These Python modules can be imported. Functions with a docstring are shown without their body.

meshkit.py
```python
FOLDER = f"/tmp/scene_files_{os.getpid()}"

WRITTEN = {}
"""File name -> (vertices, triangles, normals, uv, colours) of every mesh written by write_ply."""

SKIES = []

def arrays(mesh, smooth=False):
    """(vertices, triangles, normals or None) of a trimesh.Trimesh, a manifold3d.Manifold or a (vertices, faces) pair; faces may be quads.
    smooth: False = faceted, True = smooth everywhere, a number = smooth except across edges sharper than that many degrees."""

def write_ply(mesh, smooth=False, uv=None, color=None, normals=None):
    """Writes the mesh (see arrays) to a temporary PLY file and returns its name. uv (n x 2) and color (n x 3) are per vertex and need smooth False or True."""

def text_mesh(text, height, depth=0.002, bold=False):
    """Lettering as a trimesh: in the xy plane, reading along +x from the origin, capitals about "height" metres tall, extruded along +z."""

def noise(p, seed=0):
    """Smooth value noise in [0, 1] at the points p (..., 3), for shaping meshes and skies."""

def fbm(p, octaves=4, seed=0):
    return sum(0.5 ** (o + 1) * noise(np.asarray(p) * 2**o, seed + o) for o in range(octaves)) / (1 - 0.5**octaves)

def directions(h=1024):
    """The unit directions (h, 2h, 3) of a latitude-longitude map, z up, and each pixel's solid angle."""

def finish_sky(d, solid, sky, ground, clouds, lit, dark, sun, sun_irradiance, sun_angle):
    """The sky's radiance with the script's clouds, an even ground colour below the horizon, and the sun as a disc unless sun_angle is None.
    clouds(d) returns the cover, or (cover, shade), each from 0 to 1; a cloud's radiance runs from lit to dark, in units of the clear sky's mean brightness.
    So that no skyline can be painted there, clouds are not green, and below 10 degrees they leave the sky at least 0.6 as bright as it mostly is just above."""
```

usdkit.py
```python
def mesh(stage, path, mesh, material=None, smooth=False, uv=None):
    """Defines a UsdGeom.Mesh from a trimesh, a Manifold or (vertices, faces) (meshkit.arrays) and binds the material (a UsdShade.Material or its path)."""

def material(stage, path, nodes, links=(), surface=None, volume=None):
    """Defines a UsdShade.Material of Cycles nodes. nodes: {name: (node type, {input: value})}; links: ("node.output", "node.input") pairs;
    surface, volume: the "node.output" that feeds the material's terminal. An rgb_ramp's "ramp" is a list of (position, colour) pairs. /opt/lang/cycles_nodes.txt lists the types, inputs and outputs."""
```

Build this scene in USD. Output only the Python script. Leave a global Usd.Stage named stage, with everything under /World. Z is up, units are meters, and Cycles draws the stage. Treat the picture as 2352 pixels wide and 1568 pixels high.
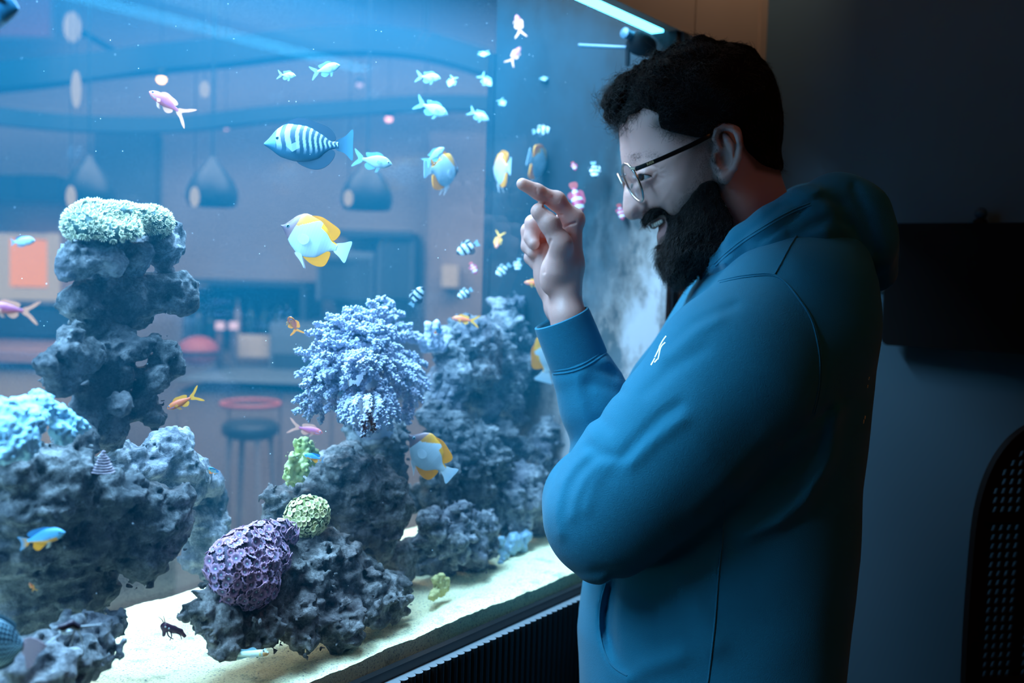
import math, random
import numpy as np, trimesh, usdkit, meshkit
from pxr import Usd, UsdGeom, UsdLux, UsdShade, Gf, Sdf, Vt

stage = Usd.Stage.CreateInMemory()
UsdGeom.SetStageUpAxis(stage, 'Z'); UsdGeom.SetStageMetersPerUnit(stage, 1.0)
stage.DefinePrim('/World', 'Xform'); stage.DefinePrim('/World/Looks', 'Scope')

# ------------------------------------------------------------------ camera
FPX, CX, CY = 2287.0, 1176.0, 784.0
PITCH, ROLL = math.radians(-3.864), math.radians(1.7)
C = np.array([0, 0, 1.5])
F = np.array([0, math.cos(PITCH), math.sin(PITCH)])
R0 = np.array([1.0, 0, 0]); U0 = np.cross(R0, F)
R = R0 * math.cos(ROLL) + U0 * math.sin(ROLL)
U = -R0 * math.sin(ROLL) + U0 * math.cos(ROLL)
cam = UsdGeom.Camera.Define(stage, '/World/camera')
cam.AddTransformOp().Set(Gf.Matrix4d(*R, 0, *U, 0, *(-F), 0, *C, 1))
cam.CreateHorizontalApertureAttr(36.0); cam.CreateVerticalApertureAttr(24.0)
cam.CreateFocalLengthAttr(FPX / 2352 * 36.0)
cam.CreateFStopAttr(3.4); cam.CreateFocusDistanceAttr(1.09)
cam.CreateClippingRangeAttr(Gf.Vec2f(0.05, 100))
cam.CreateExposureAttr(0.0)

# ------------------------------------------------------------------ tank frame: s along the glass, t into the tank
YAW = math.radians(36.172)
TU = np.array([math.sin(YAW), math.cos(YAW), 0]); TN = np.array([math.cos(YAW), -math.sin(YAW), 0])
DG = 0.75
Z_TRIM, Z_TOP, TT = 1.0506, 1.893, 0.36
S0, S1 = -0.85, 1.455
def T(s, t, z): return np.array([0, 0, 0.0]) + TU * s - TN * (DG + t) + np.array([0, 0, z])
def ray(px, py): return F + R * (px - CX) / FPX + U * (CY - py) / FPX
def tank_at(px, py, t):
    d = ray(px, py); return C + d * (-(DG + t) / (d @ TN))
def tank_depth(px, py, t): return -(DG + t) / (ray(px, py) @ TN)
def on_y(px, py, y):
    d = ray(px, py); return C + d * (y / d[1])
def cam_pt(px, py, d): return C + ray(px, py) * d
def st(p): p = np.asarray(p); return p @ TU, -(p @ TN) - DG

# ------------------------------------------------------------------ lights
def rect_light(name, p, x, y, w, h, color, power):
    """p centre, x/y the light's axes; it shines along -(x cross y)"""
    L = UsdLux.RectLight.Define(stage, '/World/' + name)
    z = np.cross(x, y)
    L.AddTransformOp().Set(Gf.Matrix4d(*x, 0, *y, 0, *z, 0, *p, 1))
    L.CreateWidthAttr(w); L.CreateHeightAttr(h); L.CreateColorAttr(Gf.Vec3f(*color)); L.CreateIntensityAttr(power)
    L.CreateNormalizeAttr(True)
    return L
ZV = np.array([0, 0, 1.0])
rect_light('aquarium_light', T((S0 + 1.25) / 2, 0.19, 2.16), TU, -TN, 1.25 - S0 - 0.05, 0.30, (0.36, 0.69, 1.0), 40.0)
rect_light('kitchen_light', np.array([-0.6, 2.9, 2.85]), np.array([1.0, 0, 0]), np.array([0, 1.0, 0]), 3.0, 1.6, (1.0, 0.84, 0.72), 31.0)
ZH = np.cross(TU, ZV)
rect_light('hall_light', T(1.52, -0.18, 2.25), TU, ZV, 0.95, 0.1, (1.0, 0.76, 0.58), 0.85)

rect_light('hall_lamp', np.array([0.85, 0.35, 2.55]), np.array([1.0, 0, 0]), np.array([0, 1.0, 0]), 0.3, 0.3, (1.0, 0.36, 0.10), 0.45)

# ------------------------------------------------------------------ prim helpers
_used = {}
def path_for(name, parent=None):
    base = (parent.GetPath().pathString if parent is not None else '/World') + '/' + name
    n = _used.get(base, 0); _used[base] = n + 1
    return base if n == 0 else base + '_%03d' % n
def tag(o, label=None, cat=None, group=None, kind=None):
    p = o.GetPrim() if hasattr(o, 'GetPrim') else o
    for k, v in (('label', label), ('category', cat), ('group', group), ('kind', kind)):
        if v: p.SetCustomDataByKey(k, v)
    return p
def obj(name, mesh, mat, parent=None, smooth=40, label=None, cat=None, group=None, kind=None, tint=None):
    p = path_for(name, parent)
    m = usdkit.mesh(stage, p, mesh, MATS[mat] if isinstance(mat, str) else mat, smooth=smooth)
    if tint is not None:
        UsdGeom.PrimvarsAPI(m).CreatePrimvar('tint', Sdf.ValueTypeNames.Color3fArray, 'vertex').Set(Vt.Vec3fArray.FromNumpy(np.asarray(tint, np.float32)))
    return tag(m, label, cat, group, kind)
def thing(name, label, cat, loc=None, group=None, matrix=None):
    x = UsdGeom.Xform.Define(stage, path_for(name))
    if matrix is not None: x.AddTransformOp().Set(matrix)
    elif loc is not None: x.AddTranslateOp().Set(Gf.Vec3d(*map(float, loc)))
    return tag(x, label, cat, group)
def struct(name, mesh, mat, parent=None, smooth=False):
    return obj(name, mesh, mat, parent, smooth, kind=None if parent is not None else 'structure')
def copy_of(root, label, matrix, group=None, name=None):
    was = root.GetCustomData()
    x = UsdGeom.Xform.Define(stage, path_for(name or root.GetName().rstrip('0123456789_')))
    p = x.GetPrim(); p.GetReferences().AddInternalReference(root.GetPath()); p.SetInstanceable(True)
    x.ClearXformOpOrder(); x.MakeMatrixXform().Set(matrix)
    return tag(p, label, was['category'], group or was.get('group'))
def cat_mesh(parts): return trimesh.util.concatenate([p for p in parts if p is not None])
def box(sz, c=(0, 0, 0), M=None):
    m = trimesh.creation.box(sz); m.apply_translation(c)
    if M is not None: m.apply_transform(M)
    return m
def frame(o, x, y, z):
    M = np.eye(4); M[:3, 0], M[:3, 1], M[:3, 2], M[:3, 3] = x, y, z, o; return M
def tbox(s0, s1, t0, t1, z0, z1):
    """a box in the tank's frame"""
    m = trimesh.creation.box((s1 - s0, t1 - t0, z1 - z0))
    m.apply_transform(frame(T((s0 + s1) / 2, (t0 + t1) / 2, (z0 + z1) / 2), TU, -TN, ZV)); return m
def wbox(x0, x1, y0, y1, z0, z1): return box((x1 - x0, y1 - y0, z1 - z0), ((x0 + x1) / 2, (y0 + y1) / 2, (z0 + z1) / 2))
def lathe(profile, n=24, M=None):
    m = trimesh.creation.revolve(np.asarray(profile, float), sections=n)
    if M is not None: m.apply_transform(M)
    return m
def tube(pts, rad, sides=8, cap=True):
    pts = np.asarray(pts, float); n = len(pts); rad = np.broadcast_to(rad, n).astype(float)
    t = np.gradient(pts, axis=0); t /= np.linalg.norm(t, axis=1, keepdims=True) + 1e-12
    a = np.cross(t[0], [0, 0, 1.0] if abs(t[0][2]) < .9 else [1.0, 0, 0]); A = []
    for k in range(n):
        a = a - t[k] * (a @ t[k]); a = a / (np.linalg.norm(a) + 1e-12); A.append(a)
    A = np.array(A); B = np.cross(t, A); ang = np.arange(sides) * 2 * np.pi / sides
    v = pts[:, None] + rad[:, None, None] * (np.cos(ang)[None, :, None] * A[:, None] + np.sin(ang)[None, :, None] * B[:, None])
    v = v.reshape(-1, 3); i, j = np.meshgrid(np.arange(n - 1), np.arange(sides), indexing='ij')
    q = np.stack([i * sides + j, i * sides + (j + 1) % sides, (i + 1) * sides + (j + 1) % sides, (i + 1) * sides + j], -1).reshape(-1, 4)
    f = np.vstack([q[:, [0, 1, 2]], q[:, [0, 2, 3]]])
    if cap:
        e = len(v); v = np.vstack([v, pts[0] - t[0] * rad[0] * .5, pts[-1] + t[-1] * rad[-1] * .5]); r = np.arange(sides)
        f = np.vstack([f, np.stack([np.full(sides, e), (r + 1) % sides, r], 1), np.stack([np.full(sides, e + 1), (n - 1) * sides + r, (n - 1) * sides + (r + 1) % sides], 1)])
    return trimesh.Trimesh(v, f, process=False)
def smooth_path(pts, n=40, closed=False):
    from scipy.interpolate import CubicSpline
    p = np.asarray(pts, float)
    if closed: p = np.vstack([p, p[:1]])
    u = np.r_[0, np.cumsum(np.linalg.norm(np.diff(p, axis=0), axis=1) + 1e-9)]
    cs = CubicSpline(u, p, bc_type='periodic' if closed else 'natural')
    return cs(np.linspace(0, u[-1], n, endpoint=not closed))

# ------------------------------------------------------------------ implicit shapes
class Field:
    def __init__(s, lo, hi, h):
        s.lo, s.h = np.asarray(lo, float), float(h)
        s.n = np.ceil((np.asarray(hi, float) - s.lo) / h).astype(int) + 1
        s.F = np.full(s.n, 1.0, np.float32)
        s.ax = [(s.lo[k] + h * np.arange(s.n[k])).astype(np.float32) for k in range(3)]
    def block(s, lo, hi):
        i0 = np.clip(np.floor((np.asarray(lo) - s.lo) / s.h).astype(int), 0, s.n); i1 = np.clip(np.ceil((np.asarray(hi) - s.lo) / s.h).astype(int) + 1, 0, s.n)
        sl = tuple(slice(a, b) for a, b in zip(i0, i1))
        g = [s.ax[k][sl[k]].reshape([-1 if j == k else 1 for j in range(3)]) for k in range(3)]
        return sl, g
    def put(s, lo, hi, fn, k=0.0, cut=False, pad=None):
        m = k + (3 * s.h if pad is None else pad)
        sl, g = s.block(np.asarray(lo) - m, np.asarray(hi) + m)
        if min(x.stop - x.start for x in sl) <= 0: return s
        d = fn(*g).astype(np.float32); a = s.F[sl]
        if cut: a, d = -a, d
        if k > 0:
            h = np.maximum(k - np.abs(a - d), 0) / k; r = np.minimum(a, d) - h * h * k * .25
        else: r = np.minimum(a, d)
        s.F[sl] = -r if cut else r
        return s
    def ball(s, c, r, k=0.0, cut=False, pad=None):
        c = np.asarray(c, float)
        return s.put(c - r, c + r, lambda x, y, z: np.sqrt((x - c[0]) ** 2 + (y - c[1]) ** 2 + (z - c[2]) ** 2) - r, k, cut, pad)
    def cap(s, a, b, ra, rb, k=0.0, cut=False, pad=None):
        a, b = np.asarray(a, float), np.asarray(b, float); v = b - a; L = v @ v + 1e-12; rm = max(ra, rb)
        def fn(x, y, z):
            px, py, pz = x - a[0], y - a[1], z - a[2]
            u = np.clip((px * v[0] + py * v[1] + pz * v[2]) / L, 0, 1)
            return np.sqrt((px - u * v[0]) ** 2 + (py - u * v[1]) ** 2 + (pz - u * v[2]) ** 2) - (ra + (rb - ra) * u)
        return s.put(np.minimum(a, b) - rm, np.maximum(a, b) + rm, fn, k, cut, pad)
    def chain(s, pts, rads, k=0.0, cut=False):
        for i in range(len(pts) - 1): s.cap(pts[i], pts[i + 1], rads[i], rads[i + 1], k, cut)
        return s
    def ell(s, c, r, k=0.0, rot=None, cut=False, pad=None):
        c, r = np.asarray(c, float), np.asarray(r, float); Q = np.eye(3) if rot is None else np.asarray(rot, float); rm = r.max()
        def fn(x, y, z):
            p = [x - c[0], y - c[1], z - c[2]]
            q = [(Q[0, i] * p[0] + Q[1, i] * p[1] + Q[2, i] * p[2]) for i in range(3)]
            k0 = np.sqrt(sum((q[i] / r[i]) ** 2 for i in range(3))); k1 = np.sqrt(sum((q[i] / r[i] ** 2) ** 2 for i in range(3)))
            return k0 * (k0 - 1) / (k1 + 1e-9)
        e = rm if rot is not None else r
        return s.put(c - e, c + e, fn, k, cut, pad)
    def near(s, band, fn):
        """adds fn(points) to the field where it is near zero"""
        idx = np.nonzero(np.abs(s.F) < band); p = np.stack([s.ax[k][idx[k]] for k in range(3)], 1).astype(float)
        if len(p): s.F[idx] += fn(p).astype(np.float32)
        return s
    def blur(s, sig, lim):
        from scipy.ndimage import gaussian_filter
        s.F = gaussian_filter(np.clip(s.F, -lim, lim), sig); return s
    def mesh(s):
        F_, n = s.F, s.n
        ins = F_ < 0
        cnt = sum(ins[a:n[0] - 1 + a, b:n[1] - 1 + b, c:n[2] - 1 + c].astype(np.int8) for a in (0, 1) for b in (0, 1) for c in (0, 1))
        act = (cnt > 0) & (cnt < 8); ci = np.nonzero(act); ids = np.full(act.shape, -1, np.int64); ids[ci] = np.arange(len(ci[0]))
        cv = np.stack([F_[ci[0] + a, ci[1] + b, ci[2] + c] for a in (0, 1) for b in (0, 1) for c in (0, 1)], 1)
        cor = np.array([(a, b, c) for a in (0, 1) for b in (0, 1) for c in (0, 1)], float)
        acc = np.zeros((len(cv), 3)); w = np.zeros(len(cv))
        for i in range(8):
            for j in range(i + 1, 8):
                if np.abs(cor[i] - cor[j]).sum() != 1: continue
                a, b = cv[:, i], cv[:, j]; x = (a < 0) != (b < 0)
                u = np.where(x, a / np.where(x, a - b, 1), 0)
                acc += np.where(x[:, None], cor[i] + u[:, None] * (cor[j] - cor[i]), 0); w += x
        V = s.lo + s.h * (np.stack(ci, 1) + acc / w[:, None])
        Q = []
        for ax in range(3):
            o1, o2 = [k for k in range(3) if k != ax]
            lo_ = [slice(None)] * 3; hi_ = [slice(None)] * 3; lo_[ax] = slice(0, n[ax] - 1); hi_[ax] = slice(1, n[ax])
            x = ins[tuple(lo_)] != ins[tuple(hi_)]
            cl = [slice(None)] * 3; cl[o1] = slice(1, n[o1] - 1); cl[o2] = slice(1, n[o2] - 1)
            e = np.stack(np.nonzero(x[tuple(cl)]), 1); e[:, o1] += 1; e[:, o2] += 1
            q = []
            for d1, d2 in ((-1, -1), (0, -1), (0, 0), (-1, 0)):
                c = e.copy(); c[:, o1] += d1; c[:, o2] += d2; q.append(ids[c[:, 0], c[:, 1], c[:, 2]])
            q = np.stack(q, 1); flip = ins[e[:, 0], e[:, 1], e[:, 2]]
            if ax == 1: flip = ~flip
            q = np.where(flip[:, None], q, q[:, ::-1]); Q.append(q)
        Q = np.vstack(Q); Q = Q[(Q >= 0).all(1)]
        return V, np.vstack([Q[:, [0, 1, 2]], Q[:, [0, 2, 3]]])

def relax(m, n=3, lam=.35):
    from scipy.sparse import coo_matrix
    e = m.edges_unique; N = len(m.vertices); A = coo_matrix((np.ones(2 * len(e)), (np.r_[e[:, 0], e[:, 1]], np.r_[e[:, 1], e[:, 0]])), shape=(N, N)).tocsr(); d = np.maximum(np.asarray(A.sum(1)), 1); v = np.array(m.vertices)
    for _ in range(n): v = v + lam * (A @ v / d - v)
    m.vertices = v; return m
# ------------------------------------------------------------------ materials
MATS = {}
def mk(name, nodes, links, surface='p.BSDF', volume=None):
    MATS[name] = usdkit.material(stage, '/World/Looks/' + name, nodes, links, surface=surface, volume=volume); return MATS[name]
def plain(name, color, rough=0.6, bump=None, vary=None, **kw):
    """plain colour; vary = (scale, second colour); bump = (scale, strength)"""
    nodes = {'p': ('principled_bsdf', dict(base_color=color, roughness=rough, **kw))}; links = []
    if vary or bump: nodes['tc'] = ('texture_coordinate', {})
    if vary:
        nodes['n'] = ('noise_texture', {'scale': vary[0], 'detail': 4.0}); nodes['r'] = ('rgb_ramp', {'ramp': [(0.35, color), (0.65, vary[1])]})
        links += [('tc.object', 'n.vector'), ('n.fac', 'r.fac'), ('r.color', 'p.base_color')]
    if bump:
        nodes['bn'] = ('noise_texture', {'scale': bump[0], 'detail': 5.0}); nodes['b'] = ('bump', {'strength': bump[1], 'distance': 0.004})
        links += [('tc.object', 'bn.vector'), ('bn.fac', 'b.height'), ('b.normal', 'p.normal')]
    return mk(name, nodes, links)
def glow(name, color, strength): return mk(name, {'e': ('emission', {'color': color, 'strength': strength})}, [], 'e.emission')
def tinted(name, rough=0.5, bump=None, **kw):
    nodes = {'a': ('attribute', {'attribute': 'tint'}), 'p': ('principled_bsdf', dict(roughness=rough, **kw))}; links = [('a.color', 'p.base_color')]
    if bump:
        nodes.update({'tc': ('texture_coordinate', {}), 'bn': ('noise_texture', {'scale': bump[0], 'detail': 4.0}), 'b': ('bump', {'strength': bump[1], 'distance': 0.002})})
        links += [('tc.object', 'bn.vector'), ('bn.fac', 'b.height'), ('b.normal', 'p.normal')]
    return mk(name, nodes, links)
mk('pane', {'t': ('transparent_bsdf', {'color': (0.98, 0.99, 1.0)}), 'g': ('glossy_bsdf', {'roughness': 0.0, 'color': (1, 1, 1)}), 'lw': ('layer_weight', {'blend': 0.5}), 'pw': ('math', {'math_type': 'power', 'value2': 5.0}), 'ma': ('math', {'math_type': 'multiply_add', 'value2': 0.6, 'value3': 0.02}), 'm': ('mix_closure', {})},
   [('lw.facing', 'pw.value1'), ('pw.value', 'ma.value1'), ('ma.value', 'm.fac'), ('t.BSDF', 'm.closure1'), ('g.BSDF', 'm.closure2')], 'm.closure')
tinted('tint', 0.5); tinted('tint_soft', 0.8)
# ================================================================== the hall and the aquarium
plain('wall_paint', (0.055, 0.105, 0.14), 0.85, bump=(60, 0.08), vary=(1.5, (0.06, 0.115, 0.15)))
plain('brown_panel', (0.30, 0.21, 0.15), 0.55, vary=(3.0, (0.33, 0.235, 0.17)))
plain('dark_wood', (0.012, 0.012, 0.013), 0.5)
plain('ledge', (0.30, 0.34, 0.37), 0.5)
plain('black_trim', (0.012, 0.016, 0.02), 0.35)
plain('floor_wood', (0.10, 0.075, 0.055), 0.4, vary=(4, (0.14, 0.10, 0.07)))
plain('ceiling_paint', (0.5, 0.5, 0.5), 0.9)
plain('black_plastic', (0.004, 0.004, 0.0045), 0.7, specular_ior_level=0.12)
plain('kitchen_wall', (0.42, 0.38, 0.36), 0.8, vary=(1.2, (0.47, 0.43, 0.40)))

SW = 1.4535 + 0.025
struct('floor', wbox(-5, 4, -2, 5.6, -0.1, 0.0), 'floor_wood')
struct('ceiling', wbox(-5, 4, -2, 5.6, 3.0, 3.1), 'ceiling_paint')
S_CORNER = st(tank_at(1751, 100, 0))[0]
# the wall round the tank: canopy front above it, a tall side panel, both of brown boards
S_SEAM = st(tank_at(1592, 40, 0))[0]
cano = thing('canopy', 'brown wooden canopy front above the aquarium glass', 'canopy')
obj('front_panel', tbox(S0 - 0.6, S_SEAM - 0.003, -0.004, 0.016, Z_TOP, 3.0), 'brown_panel', cano)
obj('top_panel', tbox(S0 - 0.05, S1 + 0.02, 0.016, TT, 2.40, 2.42), 'dark_wood', cano)
obj('back_panel', tbox(S0 - 0.6, S1 + 0.02, TT + 0.004, TT + 0.024, 2.03, 3.0), 'dark_wood', cano)
sidep = thing('wall_cladding', 'tall warm brown wooden cladding closing the wall right of the aquarium', 'wall cladding')
obj('board', tbox(S_SEAM + 0.003, S_CORNER - 0.03, -0.004, 0.02, 0.0, 3.0), 'brown_panel', sidep)
obj('edge_strip', tbox(S_CORNER - 0.03, S_CORNER, -0.008, 0.02, 0.0, 3.0), 'brown_panel', sidep)
struct('wall_back', tbox(S0 - 3.2, S0 - 0.6, 0.0, 0.1, 0.0, 3.0), 'wall_paint')
wr = struct('wall_right', tbox(S_CORNER, S_CORNER + 0.1, -2.6, 0.02, 0.0, 3.0), 'wall_paint')
struct('wall_side', tbox(S_SEAM + 0.003, S_CORNER + 0.1, 0.021, 0.1, 0.0, 3.0), 'wall_paint')
def on_wall(px, py):
    d = ray(px, py); return C + d * ((S_CORNER) / (d @ TU))
zl0 = on_wall(2025, 667)[2]; zl1 = on_wall(2025, 652)[2]
struct('trim_1', tbox(S_CORNER - 0.012, S_CORNER, -2.6, -0.004, zl0, zl1), 'ledge')

# cabinet under the tank with a reeded front
cab = thing('aquarium_cabinet', 'dark aquarium cabinet with a reeded front and narrow pale ledge', 'cabinet')
obj('body', tbox(S0 - 0.05, S1 + 0.02, -0.010, TT + 0.02, 0.0, 1.030), 'dark_wood', cab)
obj('ledge', tbox(S0 - 0.05, S1 + 0.02, -0.0185, TT + 0.02, 1.0305, 1.0450), 'ledge', cab)
pitch = 0.0125; reeds_far = []
for k in range(int((S1 - S0 + 0.05) / pitch)):
    s = S0 - 0.02 + pitch * (k + .5)
    a = np.linspace(0, np.pi, 7)
    poly = np.c_[-np.cos(a) * pitch * .5, -np.sin(a) * 0.0075]
    m = trimesh.creation.extrude_polygon(__import__('shapely').Polygon(np.vstack([poly, [[pitch * .5, 0.002], [-pitch * .5, 0.002]]])), 1.045 - 0.06, engine='earcut')
    m.apply_transform(frame(T(s, -0.0185, 0.06), TU, -TN, ZV))
    if s > 0.30: obj('reed', m, 'dark_wood', cab, smooth=30)
    else: reeds_far.append(m)
    mt = trimesh.creation.extrude_polygon(__import__('shapely').Polygon(np.vstack([poly, [[pitch * .5, 0.002], [-pitch * .5, 0.002]]])), 0.0006, engine='earcut')
    mt.apply_transform(frame(T(s, -0.0185, 1.045), TU, -TN, ZV)); 
    if s > 0.30: obj('reed_cap', mt, 'ledge', cab, smooth=False)

obj('reed_row', cat_mesh(reeds_far), 'dark_wood', cab, smooth=30, kind='stuff')
# the tank itself
aq = thing('aquarium', 'large glass aquarium filled with blue lit water in the wall', 'aquarium')
obj('front_glass', tbox(S0, S1, 0.0, 0.010, Z_TRIM - 0.02, Z_TOP + 0.005), 'pane', aq, smooth=False, label='clear front glass pane')
obj('back_glass', tbox(S0, S1 - 0.02, TT, TT + 0.010, Z_TRIM - 0.02, Z_TOP + 0.005), 'pane', aq, smooth=False, label='clear back glass pane')
obj('bottom_trim', tbox(S0, S1 + 0.02, -0.010, -0.0002, 1.0455, 1.0566), 'black_trim', aq, smooth=False)
obj('base', tbox(S0, S1 + 0.02, 0.0, TT + 0.01, 1.0455, 1.0500), 'black_trim', aq, smooth=False)
obj('corner_trim', tbox(S1, S1 + 0.020, -0.006, 0.012, 1.0455, Z_TOP), 'black_trim', aq, smooth=False)
obj('corner_trim', tbox(S1 - 0.018, S1 + 0.004, TT - 0.002, TT + 0.012, 1.0455, Z_TOP), 'black_trim', aq, smooth=False)
# end wall: dark acrylic with a crust of pale coralline growth on its near and lower part
p_end = T(S1, 0, 0)
mk('end_wall', {'g': ('geometry', {}), 'dt': ('vector_math', {'math_type': 'dot_product', 'vector2': tuple(-TN)}), 'z': ('separate_xyz', {}),
    'tn': ('map_range', {'from_min': DG + 0.30, 'from_max': DG + 0.02, 'to_min': 0.0, 'to_max': 1.0}), 'zn': ('map_range', {'from_min': 1.86, 'from_max': 1.40, 'to_min': -0.85, 'to_max': 0.30}),
    'sum': ('math', {'math_type': 'add'}), 'n': ('noise_texture', {'scale': 7.0, 'detail': 6.0, 'roughness': 0.65}), 'nm': ('math', {'math_type': 'multiply_add', 'value2': 1.5, 'value3': -0.95}), 'sum2': ('math', {'math_type': 'add'}),
    'r': ('rgb_ramp', {'ramp': [(0.0, (0.0008, 0.010, 0.017)), (0.22, (0.004, 0.030, 0.042)), (0.48, (0.08, 0.09, 0.095)), (0.75, (0.22, 0.21, 0.205)), (1.0, (0.36, 0.355, 0.37))]}),
    'mp': ('mapping', {'scale': (1.0, 1.0, 0.55)}), 'n2': ('noise_texture', {'scale': 15.0, 'detail': 6.0, 'roughness': 0.7}), 'r2': ('rgb_ramp', {'ramp': [(0.40, (0.05, 0.14, 0.17)), (0.47, (0.62, 0.54, 0.50)), (0.56, (1.0, 0.96, 0.94))]}),
    'mx': ('mix_color', {'blend_type': 'multiply', 'fac': 0.85}), 'p': ('principled_bsdf', {'roughness': 0.8})},
   [('g.position', 'dt.vector1'), ('dt.value', 'tn.value'), ('g.position', 'z.vector'), ('z.z', 'zn.value'), ('tn.result', 'sum.value1'), ('zn.result', 'sum.value2'),
    ('g.position', 'mp.vector'), ('mp.vector', 'n.vector'), ('n.fac', 'nm.value1'), ('sum.value', 'sum2.value1'), ('nm.value', 'sum2.value2'), ('sum2.value', 'r.fac'),
    ('mp.vector', 'n2.vector'), ('n2.fac', 'r2.fac'), ('r.color', 'mx.a'), ('r2.color', 'mx.b'), ('mx.result', 'p.base_color')])
obj('end_wall', tbox(S1 - 0.012, S1, 0.0, TT, 1.05, Z_TOP + 0.1), 'end_wall', aq, smooth=False, label='dark end wall crusted with pale growth')
mk('water', {'v': ('principled_volume', {'color': (0.02, 0.60, 1.0), 'density': 0.28, 'anisotropy': 0.0, 'absorption_color': (0.0, 0.0, 0.0)})}, [], None, 'v.volume')
W0 = 1.0625
obj('water', tbox(S0 + 0.001, S1 - 0.0125, 0.0101, TT - 0.0001, W0 + 0.02, Z_TOP - 0.012), 'water', aq, smooth=False, label='clear blue water')
glow('led', (0.10, 0.62, 1.0), 7.0)
bar = thing('light_bar', 'bright blue light bar along the top of the aquarium', 'lamp')
sa, sb = st(tank_at(1250, -40, 0.03))[0], st(tank_at(1520, 66, 0.03))[0]
zb = tank_at(1440, 30, 0.03)[2]
obj('housing', tbox(0.3, sb, 0.022, 0.046, zb + 0.006, zb + 0.022), 'black_plastic', bar)
obj('diffuser', tbox(0.3, sb - 0.004, 0.0235, 0.0445, zb - 0.007, zb + 0.0058), 'led', bar)

# sand bed
def sand_h(s, t):
    p = np.stack([s, t, np.zeros_like(s)], -1)
    h = 1.0665 + 0.006 * (meshkit.fbm(p * 22, 4, 3) - .5) + 0.006 * (meshkit.fbm(p * 6, 2, 9) - .5) + 0.0022 * (meshkit.fbm(p * 130, 3, 5) - .5)
    return h + 0.006 * np.clip((0.35 - s) / .4, 0, 1) + 0.004 * np.exp(-((t - .03) / .03) ** 2)
ns, nt = 900, 150
ss, tt = np.meshgrid(np.linspace(-0.1, S1 - 0.013, ns), np.linspace(0.0105, TT - 0.0005, nt), indexing='ij')
top = T(0, 0, 0) + ss[..., None] * TU - tt[..., None] * TN; top[..., 2] = sand_h(ss, tt)
bot = top.copy(); bot[..., 2] = 1.0502
V = np.vstack([top.reshape(-1, 3), bot.reshape(-1, 3)]); i, j = np.meshgrid(np.arange(ns - 1), np.arange(nt - 1), indexing='ij')
q = np.stack([i * nt + j, (i + 1) * nt + j, (i + 1) * nt + j + 1, i * nt + j + 1], -1).reshape(-1, 4)
def skirt(ids): 
    a, b = ids[:-1], ids[1:]; return np.stack([a, a + ns * nt, b + ns * nt, b], 1)
e1 = np.arange(ns) * nt; e2 = e1 + nt - 1; e3 = np.arange(nt); e4 = (ns - 1) * nt + e3
Q = np.vstack([q, skirt(e1)[:, ::-1], skirt(e2), skirt(e3), skirt(e4)[:, ::-1]])
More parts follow.
